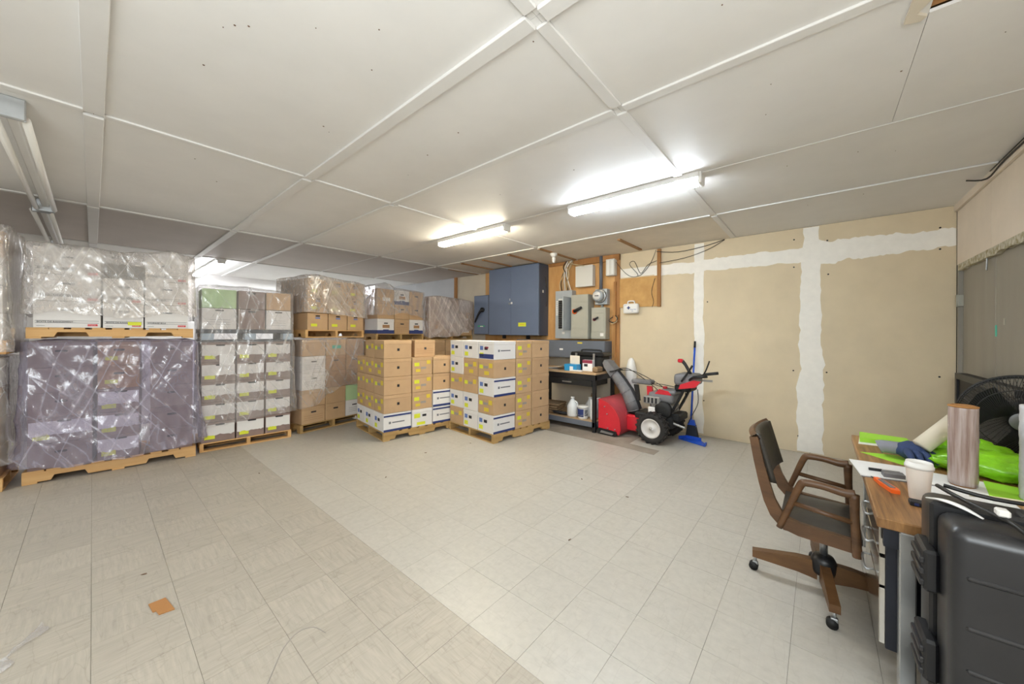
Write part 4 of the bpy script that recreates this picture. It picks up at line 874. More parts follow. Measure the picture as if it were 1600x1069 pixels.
for z in (.26, .29, .32): MB().lathe([(.08, z), (.084, z + .005), (.08, z + .01)], 18, Matrix.Translation((-.36, -.02, 0))).build('chute_ring', M['blackp'], cb)
# chute: tapered trough sweeping up and to the left
ch = MB(); C0 = [(-.36, .345, .105), (-.40, .46, .10), (-.47, .60, .095), (-.56, .72, .09), (-.66, .84, .085), (-.74, .91, .075)]
vs, fs = [], []
for i, (x, z, r) in enumerate(C0):
    dx, dz = (C0[min(i + 1, 5)][0] - C0[max(i - 1, 0)][0], C0[min(i + 1, 5)][1] - C0[max(i - 1, 0)][1]); l = math.hypot(dx, dz); nx, nz = -dz / l, dx / l
    for k in range(13):
        a = R(-150 + 300 * k / 12 + 180) ; vs.append((x - nx * math.cos(a) * r, -.02 + math.sin(a) * r, z - nz * math.cos(a) * r))
for i in range(5):
    for k in range(12): fs.append((i * 13 + k, i * 13 + k + 1, i * 13 + k + 14, i * 13 + k + 13))
nv = len(vs); cx_ = [(v[0], v[1], v[2]) for v in vs]
inner = []
for i, (x, z, r) in enumerate(C0):
    for k in range(13): v = vs[i * 13 + k]; inner.append((x + (v[0] - x) * .94, -.02 + (v[1] + .02) * .94, z + (v[2] - z) * .94))
ch.add(vs + inner, fs + [(a + nv, d + nv, c2 + nv, b2 + nv) for a, b2, c2, d in fs] + [(k, k + nv, k + 1 + nv, k + 1) for k in range(12)] + [(65 + k, 66 + k, 66 + k + nv, 65 + k + nv) for k in range(12)], True).build('chute', M['greyp'], sb)
for i in (0, 1, 2, 3, 4):
    x, z, r = C0[i]; dx, dz = C0[i + 1][0] - x, C0[i + 1][1] - z; l = math.hypot(dx, dz); nx, nz = -dz / l, dx / l
    MB().tube([(x - nx * math.cos(R(a)) * r, -.02 + math.sin(R(a)) * r, z - nz * math.cos(R(a)) * r) for a in range(30, 331, 25)], .006, 5).build('chute_rib', M['greyp'], sb)
MB().prism([(-.70, .80), (-.62, .90), (-.74, 1.03), (-.80, 1.05), (-.83, 1.0), (-.80, .93)], -.11, .07, 'y').build('chute_deflector', M['greyp'], sb)
MB().tube([(-.70, -.125, .88), (-.62, -.125, .90), (-.60, -.02, .92), (-.60, .08, .90)], .009, 6).build('deflector_strap', M['black'], sb)
MB().box(-.38, -.10, -.10, .06, .74, .80, .015).build('chute_motor_cover', M['greyp'], sb)
MB().prism([(-.17, .72), (-.10, .72), (-.08, .58), (-.03, .44), (-.07, .42), (-.16, .56)], -.06, -.02, 'y').build('chute_bracket', M['redp'], sb)
MB().prism([(-.36, .72), (-.30, .72), (-.27, .5), (-.31, .5)], -.06, -.02, 'y').build('chute_support', M['blackp'], sb)
MB().box(-.30, .22, -.17, .17, .20, .36, .02).build('gear_case', M['black'], sb)
MB().box(-.10, .20, -.14, .16, .36, .52, .03).build('engine_block', M['engine'], sb)
MB().box(-.12, .22, -.16, .17, .52, .66, .045, None, 2).build('engine_shroud', M['greyp'], sb)
MB().box(-.16, .06, -.19, -.08, .50, .60, .01).build('muffler_guard', M['engine'], sb)
for k in range(4): MB().box(-.15 + .05 * k, -.125 + .05 * k, -.195, -.19, .515, .585).build('muffler_slot', M['ink'], sb)
MB().lathe([(.11, 0), (.115, .03), (.10, .05), (.04, .055)], 22, Matrix.Translation((.10, -.14, .44)) @ Matrix.Rotation(R(90), 4, 'X')).build('recoil_starter', M['black'], sb)
MB().box(-.10, .0, -.185, -.16, .32, .46, .01).build('heat_shield', M['whitep'], sb)
MB().box(.02, .24, -.15, .15, .64, .70, .03, None, 2).build('fuel_tank', M['greyp'], sb); MB().prism([(-.02, .64), (.20, .64), (.16, .69), (.04, .71)], -.155, -.15, 'y').build('red_trim', M['redp'], sb)
MB().cyl((.06, 0, .70), (.06, 0, .73), .03, 14).build('fuel_cap', M['redp'], sb)
MB().cyl((0, -.30, .205), (0, .30, .205), .018, 10).build('axle', M['steel'], sb)
def wheel(y, s):
    t = MB(); r0 = .205
    pr = [(.12, -.065), (.17, -.07), (.195, -.055), (r0 - .012, -.02), (r0 - .012, .02), (.195, .055), (.17, .07), (.12, .065)]
    mm = Matrix.Translation((0, y, .205)) @ Matrix.Rotation(R(90), 4, 'X'); t.lathe(pr + [(.115, 0), pr[0]], 32, mm, True, False)
    for k in range(18):
        a = 2 * math.pi * k / 18
        for q, sg in ((0, 1), (1, -1)):
            m2 = mm @ Matrix.Rotation(a + q * math.pi / 18, 4, 'Z') @ Matrix.Translation((r0 - .012, 0, sg * .03)) @ Matrix.Rotation(R(sg * 28), 4, 'X')
            t.box(-.012, .013, -.012, .012, -.042, .042, 0, m2)
    ty = t.build('wheel', M['rubber'], sb)
    MB().lathe([(.125, s * .03), (.128, s * .066), (.118, s * .07), (.105, s * .05), (.05, s * .04), (.04, s * .055), (.0, s * .055)], 28, mm).build('rim', M['rim'], ty)
    MB().lathe([(.02, s * .05), (.02, s * .07), (.0, s * .072)], 12, mm).build('axle_nut', M['engine'], ty)
wheel(-.27, 1); wheel(.29, -1)
for y in (-.10, .16):
    MB().tube([(.12, y, .30), (.24, y, .52), (.36, y, .78), (.40, y, .86)], .018, 8).build('handlebar', M['black'], sb)
for y in (-.2, .24): MB().tube([(.40, y * .6, .84), (.47, y, .90), (.62, y * 1.1, .93)], .015, 8).build('grip_bar', M['black'], sb)
for y in (-.22, .265): MB().cyl((.48, y, .905), (.64, y, .935), .02, 10).build('grip', M['blackp'], sb)
MB().box(.22, .48, -.16, .2, .78, .93, .04, None, 2).build('control_panel', M['greyp'], sb)
MB().prism([(.30, .74), (.50, .78), (.56, .86), (.48, .87), (.32, .80)], -.20, -.165, 'y').build('red_fascia', M['redp'], sb)
MB().box(.22, .42, -.12, .16, .70, .79, .02).build('control_base', M['black'], sb)
MB().tube([(.33, -.18, .84), (.42, -.18, .98), (.46, -.18, 1.05)], .012, 8).build('lever', M['black'], sb)
MB().tube([(.50, .1, .9), (.54, .1, .98), (.58, .1, 1.1)], .009, 6).build('lever', M['black'], sb)
MB().tube([(.40, -.05, .93), (.34, -.05, 1.04), (.30, -.05, 1.09)], [.02, .02, .024], 8).build('chute_joystick', M['blackp'], sb); MB().box(.245, .31, -.08, -.02, 1.07, 1.12, .012).build('joystick_cap', M['redp'], sb)
for i, pts in enumerate(([(-.60, -.02, .93), (-.45, -.02, .93), (-.20, -.04, .80), (0, -.05, .66), (.12, -.06, .55)], [(-.62, .0, .90), (-.4, .03, .90), (-.1, .03, .78), (.08, .02, .68)], [(-.15, -.05, .76), (.05, -.06, .76), (.30, -.06, .73)], [(-.12, .02, .74), (.1, .04, .70), (.32, .06, .68)], [(.36, -.14, .76), (.38, -.2, .60), (.28, -.2, .48), (.20, -.16, .40)], [(.44, .1, .72), (.46, .05, .55), (.40, .0, .38), (.36, -.02, .28)])):
    MB().tube(pts, .005, 6).build('control_cable', M['cable' if i < 4 else 'rubber'], sb)
MB().tube([(.10, -.12, .30), (.28, -.13, .26), (.36, -.12, .24)], .016, 8).build('gear_lever', M['engine'], sb)
MB().box(.10, .30, -.14, .18, .30, .40, .02).build('frame_rear', M['black'], sb)

# ------------------------------------------------------------------ broom
br = thing('push_broom', 'blue-handled broom with blue dustpan head leaning at the wall seam', 'broom', (-1.33, 5.36, 0))
MB().cyl((-.01, -.02, .22), (-.025, .22, 1.25), .0125, 10).build('handle', M['bluep'], br); MB().cyl((-.025, .22, 1.25), (-.027, .242, 1.34), .014, 10).build('handle_grip', M['blackp'], br)
MB().prism([(-.03, .27), (.03, .27), (.055, .18), (-.055, .18)], -.035, .01, 'y').build('socket', M['bluep'], br)
MB().prism([(-.05, .20), (.05, .20), (.085, .03), (-.075, .03)], -.04, .02, 'y').build('bristles', M['bristle'], br)
dp_ = thing('dustpan', 'blue plastic dustpan lying on the floor under the broom bristles', 'dustpan', (-1.30, 5.24, 0))
MB().prism([(-.17, .0), (.19, -.14), (.19, -.05), (.10, .06), (-.10, .09)], .004, .016, 'z').build('pan', M['bluep'], dp_)
MB().prism([(-.17, .0), (-.10, .09), (-.09, .08), (-.15, .0)], .016, .05, 'z').prism([(-.10, .09), (.10, .06), (.10, .045), (-.09, .075)], .016, .055, 'z').prism([(.19, -.14), (.19, -.05), (.175, -.05), (.175, -.13)], .016, .04, 'z').build('rim', M['bluep'], dp_)

# ------------------------------------------------------------------ desk
dk = thing('desk', 'wood-grain topped office desk with dark steel pedestal', 'desk', (.17, 1.98, 0))
MB().box(0, .78, 0, 1.50, .705, .745, .004).build('top', M['deskwood'], dk)
pd = MB().box(.03, .40, .06, .62, .21, .69, .003).build('pedestal', M['desknavy'], dk)
for k, (z0, z1) in enumerate(((.22, .44), (.45, .565), (.575, .685))):
    d_ = MB().box(.012, .032, .07, .61, z0, z1, .003).build('drawer', M['chrome'], dk)
    MB().tube([(.012, .28, z1 - .03), (-.012, .28, z1 - .035), (-.012, .42, z1 - .035), (.012, .42, z1 - .03)], .005, 6).build('handle', M['steel'], d_)
MB().box(.06, .105, .0, .05, 0, .705, .004).build('leg', M['steel'], dk); MB().box(.06, .105, 1.45, 1.50, 0, .705, .004).build('leg', M['steel'], dk)
MB().box(.70, .745, .0, .05, 0, .705, .004).build('leg', M['steel'], dk); MB().box(.70, .745, 1.45, 1.50, 0, .705, .004).build('leg', M['steel'], dk)
MB().box(.69, .70, .05, 1.45, .30, .705).build('modesty_panel', M['desknavy'], dk); MB().box(.02, .76, .02, .05, .63, .705).build('apron', M['desknavy'], dk); MB().box(.02, .04, .64, 1.48, .66, .705).build('apron', M['desknavy'], dk)
MB().box(.10, .40, 1.30, 1.44, .21, .69, .003).build('pedestal', M['desknavy'], dk)
Z = .745
def sheet(name, label, cat, poly, z, th, m, group=None, rz=0):
    o = MB().prism(poly, z, z + th, 'z').build(name, M[m]); return tag(o, label, cat, group)
sheet('paper_sheet', 'white sheet under the folded green paper at the desk far end', 'paper', [(.19, 3.22), (.42, 3.25), (.42, 3.44), (.21, 3.46)], Z, .002, 'paper')
gf = MB().prism([(.20, 3.27), (.44, 3.33), (.43, 3.46), (.21, 3.47)], Z + .003, Z + .03, 'z').build('green_folder', M['pgrn']); tag(gf, 'thick stack of lime green paper at the desk far end', 'paper')
sheet('paper_sheet', 'single lime green sheet lying mid desk next to the clipboard', 'paper', [(.185, 3.0), (.40, 2.80), (.52, 2.98), (.34, 3.06)], Z, .0015, 'pgrn')
cbd = thing('clipboard', 'white papers on a clipboard overhanging the desk edge', 'clipboard', (.13, 2.76, Z))
MB().prism([(0, 0), (.03, -.27), (.30, -.20), (.30, .04)], 0.0, .004, 'z').build('board', M['greyink'], cbd); MB().prism([(-.004, .003), (.026, -.268), (.30, -.196), (.30, .043)], .004, .008, 'z').build('papers', M['paper'], cbd)
MB().prism([(.11, -.235), (.185, -.215), (.18, -.165), (.105, -.185)], .008, .026, 'z').build('clip', M['greyp'], cbd)
pn = MB().cyl((.195, 2.605, Z + .0145), (.305, 2.625, Z + .0145), .006, 10).build('pen_body', M['steel']); pn.name = 'pen'; tag(pn, 'grey pen with black cap lying on the clipboard papers', 'pen')
MB().cyl((.193, 2.6046, Z + .0145), (.24, 2.613, Z + .0145), .007, 10).build('pen_cap', M['ink'], pn)
uc = thing('utility_knife', 'orange and grey box cutter on the desk edge', 'knife', (.232, 2.40, Z), R(18))
MB().prism([(-.016, -.085), (.012, -.09), (.02, -.06), (.015, .03), (.006, .075), (-.01, .075), (-.018, .0)], 0, .016, 'z').build('body', M['orange'], uc); MB().prism([(-.009, -.06), (.010, -.06), (.008, .04), (-.009, .04)], .016, .019, 'z').build('grip_inlay', M['greyp'], uc); MB().prism([(-.008, .075), (.004, .075), (-.006, .115)], .006, .008, 'z').build('blade', M['ink'], uc)
cp_ = thing('coffee_cup', 'white paper coffee cup with a plastic lid on the desk', 'cup', (.325, 2.312, Z))
MB().lathe([(.029, 0), (.030, .004), (.041, .135), (.0425, .14)], 28).build('body', M['cup'], cp_); MB().lathe([(.0445, .134), (.0445, .145), (.042, .148), (.040, .160), (.037, .160), (.036, .154), (.0, .154)], 28).build('lid', M['whitep'], cp_)
sheet('paper_sheet', 'white sheet lying under the film roll behind the coffee cup', 'paper', [(.36, 2.40), (.62, 2.42), (.62, 2.78), (.40, 2.80)], Z, .0015, 'paper')
sheet('paper_sheet', 'lime green sheet lying under the frosted roll behind the case', 'paper', [(.56, 2.52), (.70, 2.50), (.76, 2.76), (.60, 2.80)], Z + .002, .0015, 'pgrn')
mk = MB().box(.285, .345, 2.20, 2.245, Z, Z + .018, .003).build('black_box', M['ink']); tag(mk, 'small flat black box with blue mark by the cup', 'small box'); MB().box(.297, .31, 2.1985, 2.2, Z + .004, Z + .014).build('blue_mark', M['navy'], mk)
fr_ = thing('stretch_film_roll', 'upright roll of clear stretch film with brown core on the desk', 'film roll', (.51, 2.655, Z + .002))
MB().lathe([(.046, .006), (.047, .03), (.047, .36), (.046, .368)], 36).build('film', M['stretchf'], fr_); MB().lathe([(.040, 0), (.041, .372), (.036, .376), (.034, .36), (.0, .36)], 28).build('core', M['card'], fr_); MB().lathe([(.0475, .366), (.048, .372), (.04, .374)], 36).build('core_rim', M['card'], fr_)
fz = thing('frosted_roll', 'frosted white roll of bubble wrap standing at the desk side', 'roll', (.725, 2.61, Z + .004))
vs, fs = [], []
for i in range(25):
    for k in range(40):
        a = 2 * math.pi * k / 40; r_ = .068 + .003 * noise.noise(Vector((math.cos(a) * 4, math.sin(a) * 4, i * .7))); vs.append((r_ * math.cos(a), r_ * math.sin(a), .40 * i / 24))
for i in range(24):
    for k in range(40): l = (k + 1) % 40; fs.append((i * 40 + k, i * 40 + l, (i + 1) * 40 + l, (i + 1) * 40 + k))
fs.append(tuple(24 * 40 + k for k in range(40))); MB().add(vs, fs, True).build('roll', M['fwhite'], fz)
gl = thing('work_glove', 'navy blue work glove with grey cuff lying on the desk', 'glove', (.40, 2.99, Z), R(20)); gl.scale = (1.35, 1.35, 1.5)
blob(MB(), (0, 0, .035), .055, .05, .035, 3, .2, 4).build('palm', M['glove'], gl)
for k in range(4): MB().tube([(-.035 + .022 * k, -.03, .04), (-.045 + .026 * k, -.065, .035), (-.045 + .026 * k, -.085, .012)], [.013, .012, .009], 8).build('finger', M['glove'], gl)
MB().tube([(.045, 0, .035), (.075, -.03, .025), (.08, -.05, .015)], [.014, .013, .009], 8).build('thumb', M['glove'], gl)
MB().tube([(-.03, .03, .035), (-.075, .045, .035), (-.09, .05, .03)], [.035, .034, .036], 12, .7).build('cuff', M['gloveg'], gl)
bg = thing('green_bag', 'crumpled lime green plastic bag heaped under the fan', 'bag', (.64, 2.95, Z))
for i, (x, y, z, a, b_, c_, sd) in enumerate(((0.06, 0, .05, .24, .15, .065, 2), (-.08, -.0, .035, .10, .10, .05, 6), (.14, -.06, .06, .16, .11, .05, 11), (-.04, .12, .05, .18, .08, .09, 15))):
    mb = MB(); vs, fs = [], []; n = 36
    for q in range(19):
        th = math.pi * q / 18
        for k in range(n):
            ph = 2 * math.pi * k / n; d = Vector((math.sin(th) * math.cos(ph), math.sin(th) * math.sin(ph), math.cos(th)))
            f = 1 + .30 * (1 - 2 * abs(noise.noise(d * 2.6 + Vector((sd, 0, 0))))) * .8 + .12 * (1 - 2 * abs(noise.noise(d * 6 + Vector((0, sd, 0)))))- .15
            vs.append((x + d.x * a * f, y + d.y * b_ * f, max(.001, z + d.z * c_ * f)))
    for q in range(18):
        for k in range(n): l = (k + 1) % n; fs.append((q * n + k, (q + 1) * n + k, (q + 1) * n + l, q * n + l))
    mb.add(vs, fs, True).build('bag_fold', M['bag'], bg)
cr_ = thing('cream_paper_roll', 'cream paper roll leaning over the green bag', 'paper roll', (.42, 2.93, .845))
MB().cyl((0, 0, 0), (.15, .09, .165), .04, 24).build('roll', M['creamroll'], cr_); MB().cyl((.14, .085, .155), (.165, .10, .182), .033, 20).build('core', M['creamroll'], cr_)
lv = MB().box(.40, .46, 3.06, 3.12, Z, Z + .07, .01).build('brown_block', M['studwood']); tag(lv, 'small brown wooden block behind the glove', 'block')
# fan
fn = thing('fan', 'large black fan with wire cage standing on the desk behind the rolls', 'fan', (.82, 3.20, 0))
fm = Matrix.Translation((0, 0, 1.01)) @ Matrix.Rotation(R(-14), 4, 'Z') @ Matrix.Rotation(R(96), 4, 'X')
def ring(mb, r, z, th, n=56): 
    vs, fs = [], []
    for i in range(n):
        a = 2 * math.pi * i / n
        for k in range(6):
            b_ = 2 * math.pi * k / 6; vs.append(((r + th * math.cos(b_)) * math.cos(a), (r + th * math.cos(b_)) * math.sin(a), z + th * math.sin(b_)))
    for i in range(n):
        for k in range(6): fs.append((i * 6 + k, ((i + 1) % n) * 6 + k, ((i + 1) % n) * 6 + (k + 1) % 6, i * 6 + (k + 1) % 6))
    return mb.add(vs, fs, True, fm)
RF = .225
ring(MB(), RF, 0, .008).build('cage_rim', M['black'], fn)
cg = MB()
ring(cg, RF * .98, .03, .003); ring(cg, RF * .72, .065, .0025); ring(cg, RF * .98, -.05, .003)
for k in range(110):
    a = 2 * math.pi * k / 110
    def P(r, z, tw): return (r * math.cos(a + tw), r * math.sin(a + tw), z)
    front = [P(.045, .085, .5), P(.10, .082, .28), P(.16, .068, .1), P(RF * .97, .032, 0), P(RF, 0, 0)]
    cg.tube([fm @ Vector(p) for p in front], .0013, 3)
    if k % 2 == 0: cg.tube([fm @ Vector(p) for p in (P(RF, 0, 0), P(RF * .98, -.05, 0), P(.14, -.10, 0), P(.06, -.11, 0))], .0013, 3)
cgo = cg.build('cage_wires', M['blackp'], fn); cgo['kind'] = 'stuff'
MB().lathe([(.0, .095), (.035, .094), (.048, .088), (.048, .08), (.0, .078)], 28, fm).build('hub_badge', M['greyp'], fn)
for k in range(3):
    mb = MB(); vs = []
    for i in range(6):
        r = .04 + .15 * i / 5
        for q in range(5): a = 2 * math.pi * k / 3 + (q / 4) * (1.1 + .5 * i / 5); vs.append((r * math.cos(a), r * math.sin(a), .03 - .07 * q / 4))
    for i in range(6):
        r = .04 + .15 * i / 5
        for q in range(5): a = 2 * math.pi * k / 3 + (q / 4) * (1.1 + .5 * i / 5); vs.append((r * math.cos(a), r * math.sin(a), .027 - .07 * q / 4))
    fs = [(i * 5 + q, i * 5 + q + 1, i * 5 + q + 6, i * 5 + q + 5) for i in range(5) for q in range(4)]
    mb.add(vs, fs + [tuple(x + 30 for x in f[::-1]) for f in fs], True, fm).build('blade', M['black'], fn)
MB().lathe([(.045, .04), (.045, -.06), (.07, -.10), (.07, -.2), (.04, -.23)], 20, fm).build('motor', M['black'], fn)
MB().cyl((0.0, .12, .78), (0.0, .12, .96), .016, 12).build('pole', M['black'], fn); MB().lathe([(.11, .746), (.11, .76), (.05, .78), (.03, .80)], 24, Matrix.Translation((0, .12, 0))).build('base', M['black'], fn)
tp = MB().tube([(.600, 3.02, .98), (.612, 3.03, .93), (.628, 3.02, .89), (.61, 3.01, .87)], [.006, .012, .010, .005], 6, .4).build('film_scrap', F_CLEAR, None); tag(tp, 'crumpled clear film scrap hanging on the fan cage edge', 'plastic film')
pnl = thing('leaning_board', 'black framed flat panel leaning on the steel door behind fan', 'panel', (.97, 3.75, 0)); MB().box(-.03, .03, 0, 1.32, .02, 1.11, .003).build('panel', M['black'], pnl)
MB().box(-.045, -.03, 0, 1.32, 1.06, 1.11).build('frame_rail', M['blackp'], pnl); MB().box(-.045, -.03, 1.27, 1.32, .02, 1.06).build('frame_rail', M['blackp'], pnl); MB().box(-.045, .03, 0, 1.32, 0, .02).build('frame_rail', M['blackp'], pnl)

# ------------------------------------------------------------------ swivel chair (faces +x)
chr_ = thing('desk_chair', 'walnut swivel armchair with dark leather seat and back', 'chair', (0.0, 2.70, 0), R(0))
ww = M['walnut']
def ribbon(pts, y0, y1, wid):
    """flat curved board: pts in (x,z) with thickness wid"""
    L_, Rr = [], []
    for i, p in enumerate(pts):
        a, b_ = pts[max(i - 1, 0)], pts[min(i + 1, len(pts) - 1)]; d = Vector((b_[0] - a[0], b_[1] - a[1])).normalized(); w2 = (wid[i] if isinstance(wid, list) else wid) / 2
        L_.append((p[0] - d.y * w2, p[1] + d.x * w2)); Rr.append((p[0] + d.y * w2, p[1] - d.x * w2))
    vs, fs = [], []
    for y in (y0, y1):
        for l, r in zip(L_, Rr): vs += [(l[0], y, l[1]), (r[0], y, r[1])]
    n = len(pts); o = 2 * n
    for i in range(n - 1):
        a = 2 * i; fs += [(a, a + 1, a + 3, a + 2), (o + a, o + a + 2, o + a + 3, o + a + 1), (a, a + 2, o + a + 2, o + a), (a + 1, o + a + 1, o + a + 3, a + 3)]
    fs += [(0, o, o + 1, 1), (2 * n - 2, 2 * n - 1, o + 2 * n - 1, o + 2 * n - 2)]
    return MB().add(vs, fs)
spine = [(-.285, .865), (-.262, .74), (-.235, .62), (-.21, .53), (-.18, .465), (-.14, .425), (-.08, .41), (.02, .405), (.14, .40)]
for y in (-.255, .225): ribbon(spine, y, y + .03, [.04, .045, .05, .055, .062, .07, .068, .066, .064]).build('side_frame', ww, chr_)
bk = MB(); vs, fs = [], []
for i in range(9):
    t = i / 8; x = -.268 + .07 * t - .0; z = .875 - .255 * t
    for k in range(11):
        y = -.228 + .456 * k / 10; cv = -.035 * (1 - (2 * k / 10 - 1) ** 2); vs.append((x + cv + .02, y, z))
for i in range(9):
    t = i / 8; x = -.268 + .07 * t; z = .875 - .255 * t
    for k in range(11):
        y = -.228 + .456 * k / 10; cv = -.035 * (1 - (2 * k / 10 - 1) ** 2); vs.append((x + cv - .012, y, z))
for i in range(8):
    for k in range(10): a = i * 11 + k; fs += [(a, a + 1, a + 12, a + 11), (99 + a, 99 + a + 11, 99 + a + 12, 99 + a + 1)]
for k in range(10): fs += [(k, 99 + k, 99 + k + 1, k + 1), (88 + k, 88 + k + 1, 187 + k + 1, 187 + k)]
for i in range(8): fs += [(i * 11, i * 11 + 11, 99 + i * 11 + 11, 99 + i * 11), (i * 11 + 10, 99 + i * 11 + 10, 99 + i * 11 + 21, i * 11 + 21)]
bk.add(vs, fs, True).build('backrest', M['leather'], chr_)
bkw = MB(); vs = []
for k in range(11):
    y = -.25 + .50 * k / 10; cv = -.035 * (1 - (2 * k / 10 - 1) ** 2); x = -.285 + cv
    vs += [(x - .012, y, .865), (x + .012, y, .885), (x + .034, y, .86), (x + .012, y, .835)]
fs = [(4 * k + q, 4 * k + (q + 1) % 4, 4 * k + 4 + (q + 1) % 4, 4 * k + 4 + q) for k in range(10) for q in range(4)]
bkw.add(vs, fs).build('top_rail', ww, chr_)
se = MB(); vs, fs = [], []
for i in range(9):
    x = -.165 + .33 * i / 8
    for k in range(9):
        y = -.224 + .448 * k / 8; e = (1 - (2 * i / 8 - 1) ** 4) * (1 - (2 * k / 8 - 1) ** 4); vs.append((x, y, .435 + .028 * e - .012 * (1 - (2 * k / 8 - 1) ** 2)))
for i in range(8):
    for k in range(8): a = i * 9 + k; fs.append((a, a + 9, a + 10, a + 1))
se.add(vs, fs, True).box(-.165, .165, -.224, .224, .405, .436).build('seat', M['leather'], chr_)
MB().box(.135, .160, -.25, .25, .385, .44, .008).build('front_rail', ww, chr_); MB().box(-.15, .15, -.22, .22, .372, .40).build('seat_board', M['walnut2'], chr_)
for s in (-1, 1):
    y = s * .268
    MB().tube([(-.165, y, .40), (-.12, y, .53), (-.075, y, .655), (-.05, y, .672), (.02, y, .672), (.09, y, .662), (.135, y, .667)], [.014, .016, .018, .019, .018, .020, .022], 10, .8).build('arm', ww, chr_)
    MB().tube([(.13, y, .665), (.133, y, .55), (.14, y, .40), (.142, y, .36)], [.021, .018, .020, .018], 10, .9).build('arm_post', ww, chr_)
    MB().tube([(-.10, y, .55), (.135, y, .525)], .013, 8).build('arm_stretcher', ww, chr_)
MB().cyl((.02, 0, .20), (.02, 0, .37), .018, 14).build('column', M['steel'], chr_); MB().lathe([(.05, .10), (.055, .12), (.058, .17), (.045, .195), (.02, .205)], 24, Matrix.Translation((.02, 0, 0))).build('hub', M['blackp'], chr_)
MB().box(-.08, .12, -.05, .05, .345, .372, .004).build('tilt_plate', M['black'], chr_)
sp_ = MB()
sp_.tube([(.04 + .09 * k / 60, .05 * 0 + .018 * math.cos(k * .9), .345 + .018 * math.sin(k * .9)) for k in range(61)], .004, 5).build('tilt_spring', M['black'], chr_)
for k in range(4):
    a = R(7 + 180 + 90 * k); ca, sa = math.cos(a), math.sin(a)
    mt = Matrix.Translation((.02, 0, 0)) @ Matrix.Rotation(a, 4, 'Z')
    MB().prism([(.03, .165), (.12, .16), (.335, .125), (.335, .085), (.12, .075), (.03, .06)], -.022, .022, 'y', mt).build('base_leg', M['walnut2'], chr_)
    w0 = mt @ Vector((.32, 0, 0))
    cs = MB().cyl((w0.x, w0.y, .05), (w0.x, w0.y, .09), .008, 8); cs.box(w0.x - .014, w0.x + .014, w0.y - .012, w0.y + .012, .035, .055, .003); cso = cs.build('caster', M['steel'], chr_)
    MB().cyl((w0.x - .008, w0.y - .016, .024), (w0.x - .008, w0.y + .016, .024), .024, 16).build('wheel', M['black'], cso)

# ------------------------------------------------------------------ black hard case in front of the desk
ck = thing('hard_case', 'tall black ribbed hard case standing at the desk end', 'case', (.285, 1.60, 0), R(1))
MB().box(0, .66, 0, .165, .05, .90, .035, None, 4).build('lid', M['case'], ck); MB().box(-.008, .668, .17, .32, .05, .905, .03, None, 4).build('body', M['case'], ck)
MB().box(-.012, .672, .155, .18, .04, .915, .008).build('seam_band', M['blackp'], ck)
for z in (.16, .36, .5, .62, .76): MB().box(.03, .63, -.006, .02, z, z + .012, .004).build('rib', M['case'], ck)
MB().box(.30, .50, -.007, .02, .30, .72, .004).build('raised_panel', M['case'], ck)
for z in (.16, .42, .70):
    lt = MB().box(-.034, .0, .10, .235, z - .055, z + .075, .008).build('latch', M['blackp'], ck)
    for q in range(3): MB().box(-.042, -.03, .105, .23, z - .04 + .035 * q, z - .022 + .035 * q, .003).build('latch_rib', M['case'], lt)
MB().tube([(.22, .20, .90), (.23, .20, .935), (.26, .20, .945), (.48, .20, .945), (.51, .20, .935), (.52, .20, .90)], .014, 8).build('handle', M['blackp'], ck)
for x in (.20, .52): MB().box(x - .03, x + .03, .17, .23, .90, .92, .006).build('handle_mount', M['case'], ck)
MB().cyl((.02, .32, .045), (.09, .32, .045), .045, 18).build('wheel', M['black'], ck); MB().cyl((.57, .32, .045), (.64, .32, .045), .045, 18).build('wheel', M['black'], ck)
pc = thing('power_cord', 'black power cord with plug draped over the hard case', 'power cord', (.285, 1.60, .90), R(1))
MB().tube([(.03, .30, .03), (.05, .2, .035), (.10, .10, .03), (.16, .02, .02), (.22, .0, .02), (.32, .02, .022), (.45, .01, .022), (.62, .03, .02)], .0065, 8).build('cord', M['cable'], pc)
MB().tube([(.04, .28, .04), (.14, .26, .03), (.30, .28, .03), (.45, .25, .03), (.63, .27, .03)], .0065, 8).build('cord', M['cable'], pc)
MB().tube([(.10, .12, .035), (.135, .02, .02), (.15, -.02, -.02), (.16, -.028, -.06)], .0065, 8).build('cord', M['cable'], pc)
MB().box(.145, .18, -.045, -.018, -.10, -.055, .006).build('plug', M['blackp'], pc)
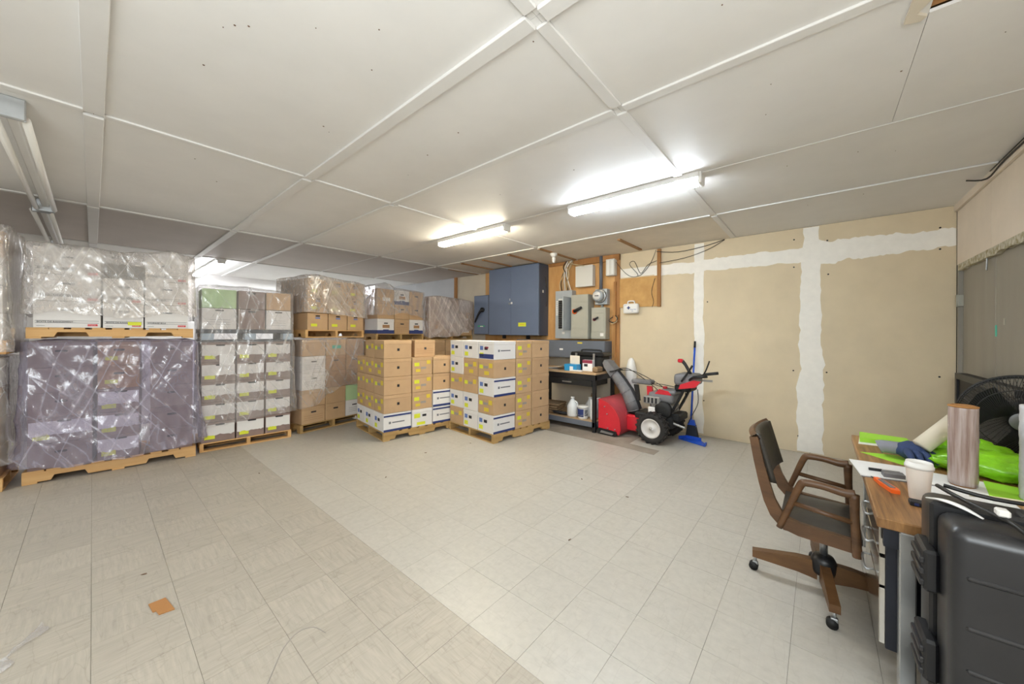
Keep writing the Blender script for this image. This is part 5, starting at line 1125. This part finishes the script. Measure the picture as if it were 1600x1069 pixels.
for x in (.153, .168): MB().box(x, x + .004, -.038, -.026, -.125, -.10).build('prong', M['chrome'], pc)
MB().box(.10, .125, .07, .10, .035, .055, .004).build('cord_tag', M['whitep'], pc)
stp = thing('strap', 'cream webbing strap lying across the top of the hard case', 'strap', (.285, 1.60, .907), R(1))
MB().tube([(.10, .305, .01), (.20, .29, .022), (.34, .28, .022), (.52, .27, .012)], .012, 8, .3).build('webbing', M['strap'], stp)
rbn = MB().tube([(.275, 1.82, .905), (.30, 1.76, .925), (.335, 1.74, .92), (.37, 1.72, .905)], [.006, .012, .012, .005], 8, .35).build('white_strip', M['paper']); tag(rbn, 'torn white strip of foam across the corner of the hard case', 'strip')

# ------------------------------------------------------------------ odds and ends on the floor
cs_ = MB().prism([(-2.69, .197), (-2.60, .206), (-2.597, .218), (-2.553, .225), (-2.543, .283), (-2.69, .262)], 0, .005, 'z').build('cardboard_scrap', M['cardfloor']); tag(cs_, 'flat brown cardboard scrap lying alone on the tile floor', 'cardboard')
vs, fs = [], []
for i in range(12):
    for k in range(6):
        x = -2.60 - .30 * i / 11; y = -.31 + .15 * i / 11 + (.04 + .03 * math.sin(i)) * k / 5; vs.append((x, y, .003 + .03 * abs(noise.noise(Vector((i * .6, k * .8, 2))))))
for i in range(11):
    for k in range(5): fs.append((i * 6 + k, i * 6 + k + 1, i * 6 + k + 7, i * 6 + k + 6))
fsn = MB().add(vs, fs, True).build('film_scrap', F_CLEAR); tag(fsn, 'torn strip of clear film on the tile floor', 'plastic film')
for i, (x, y) in enumerate([(-3.465, 3.219), (-3.591, 2.607), (-3.284, 1.91), (-4.339, 1.111), (-3.047, .204), (-1.789, 3.162), (-1.29, 3.083), (-1.326, 2.179)]):
    blob(MB(), (0, 0, .003), .016, .005, .003, i, .4, 3, 8).build('litter_scrap', M['litter'], None, (x, y, 0), (0, 0, i * 1.1))
    tag(bpy.context.scene.collection.objects[-1], 'small dark scrap of litter on the pale tile floor', 'litter', 'litter on the floor')
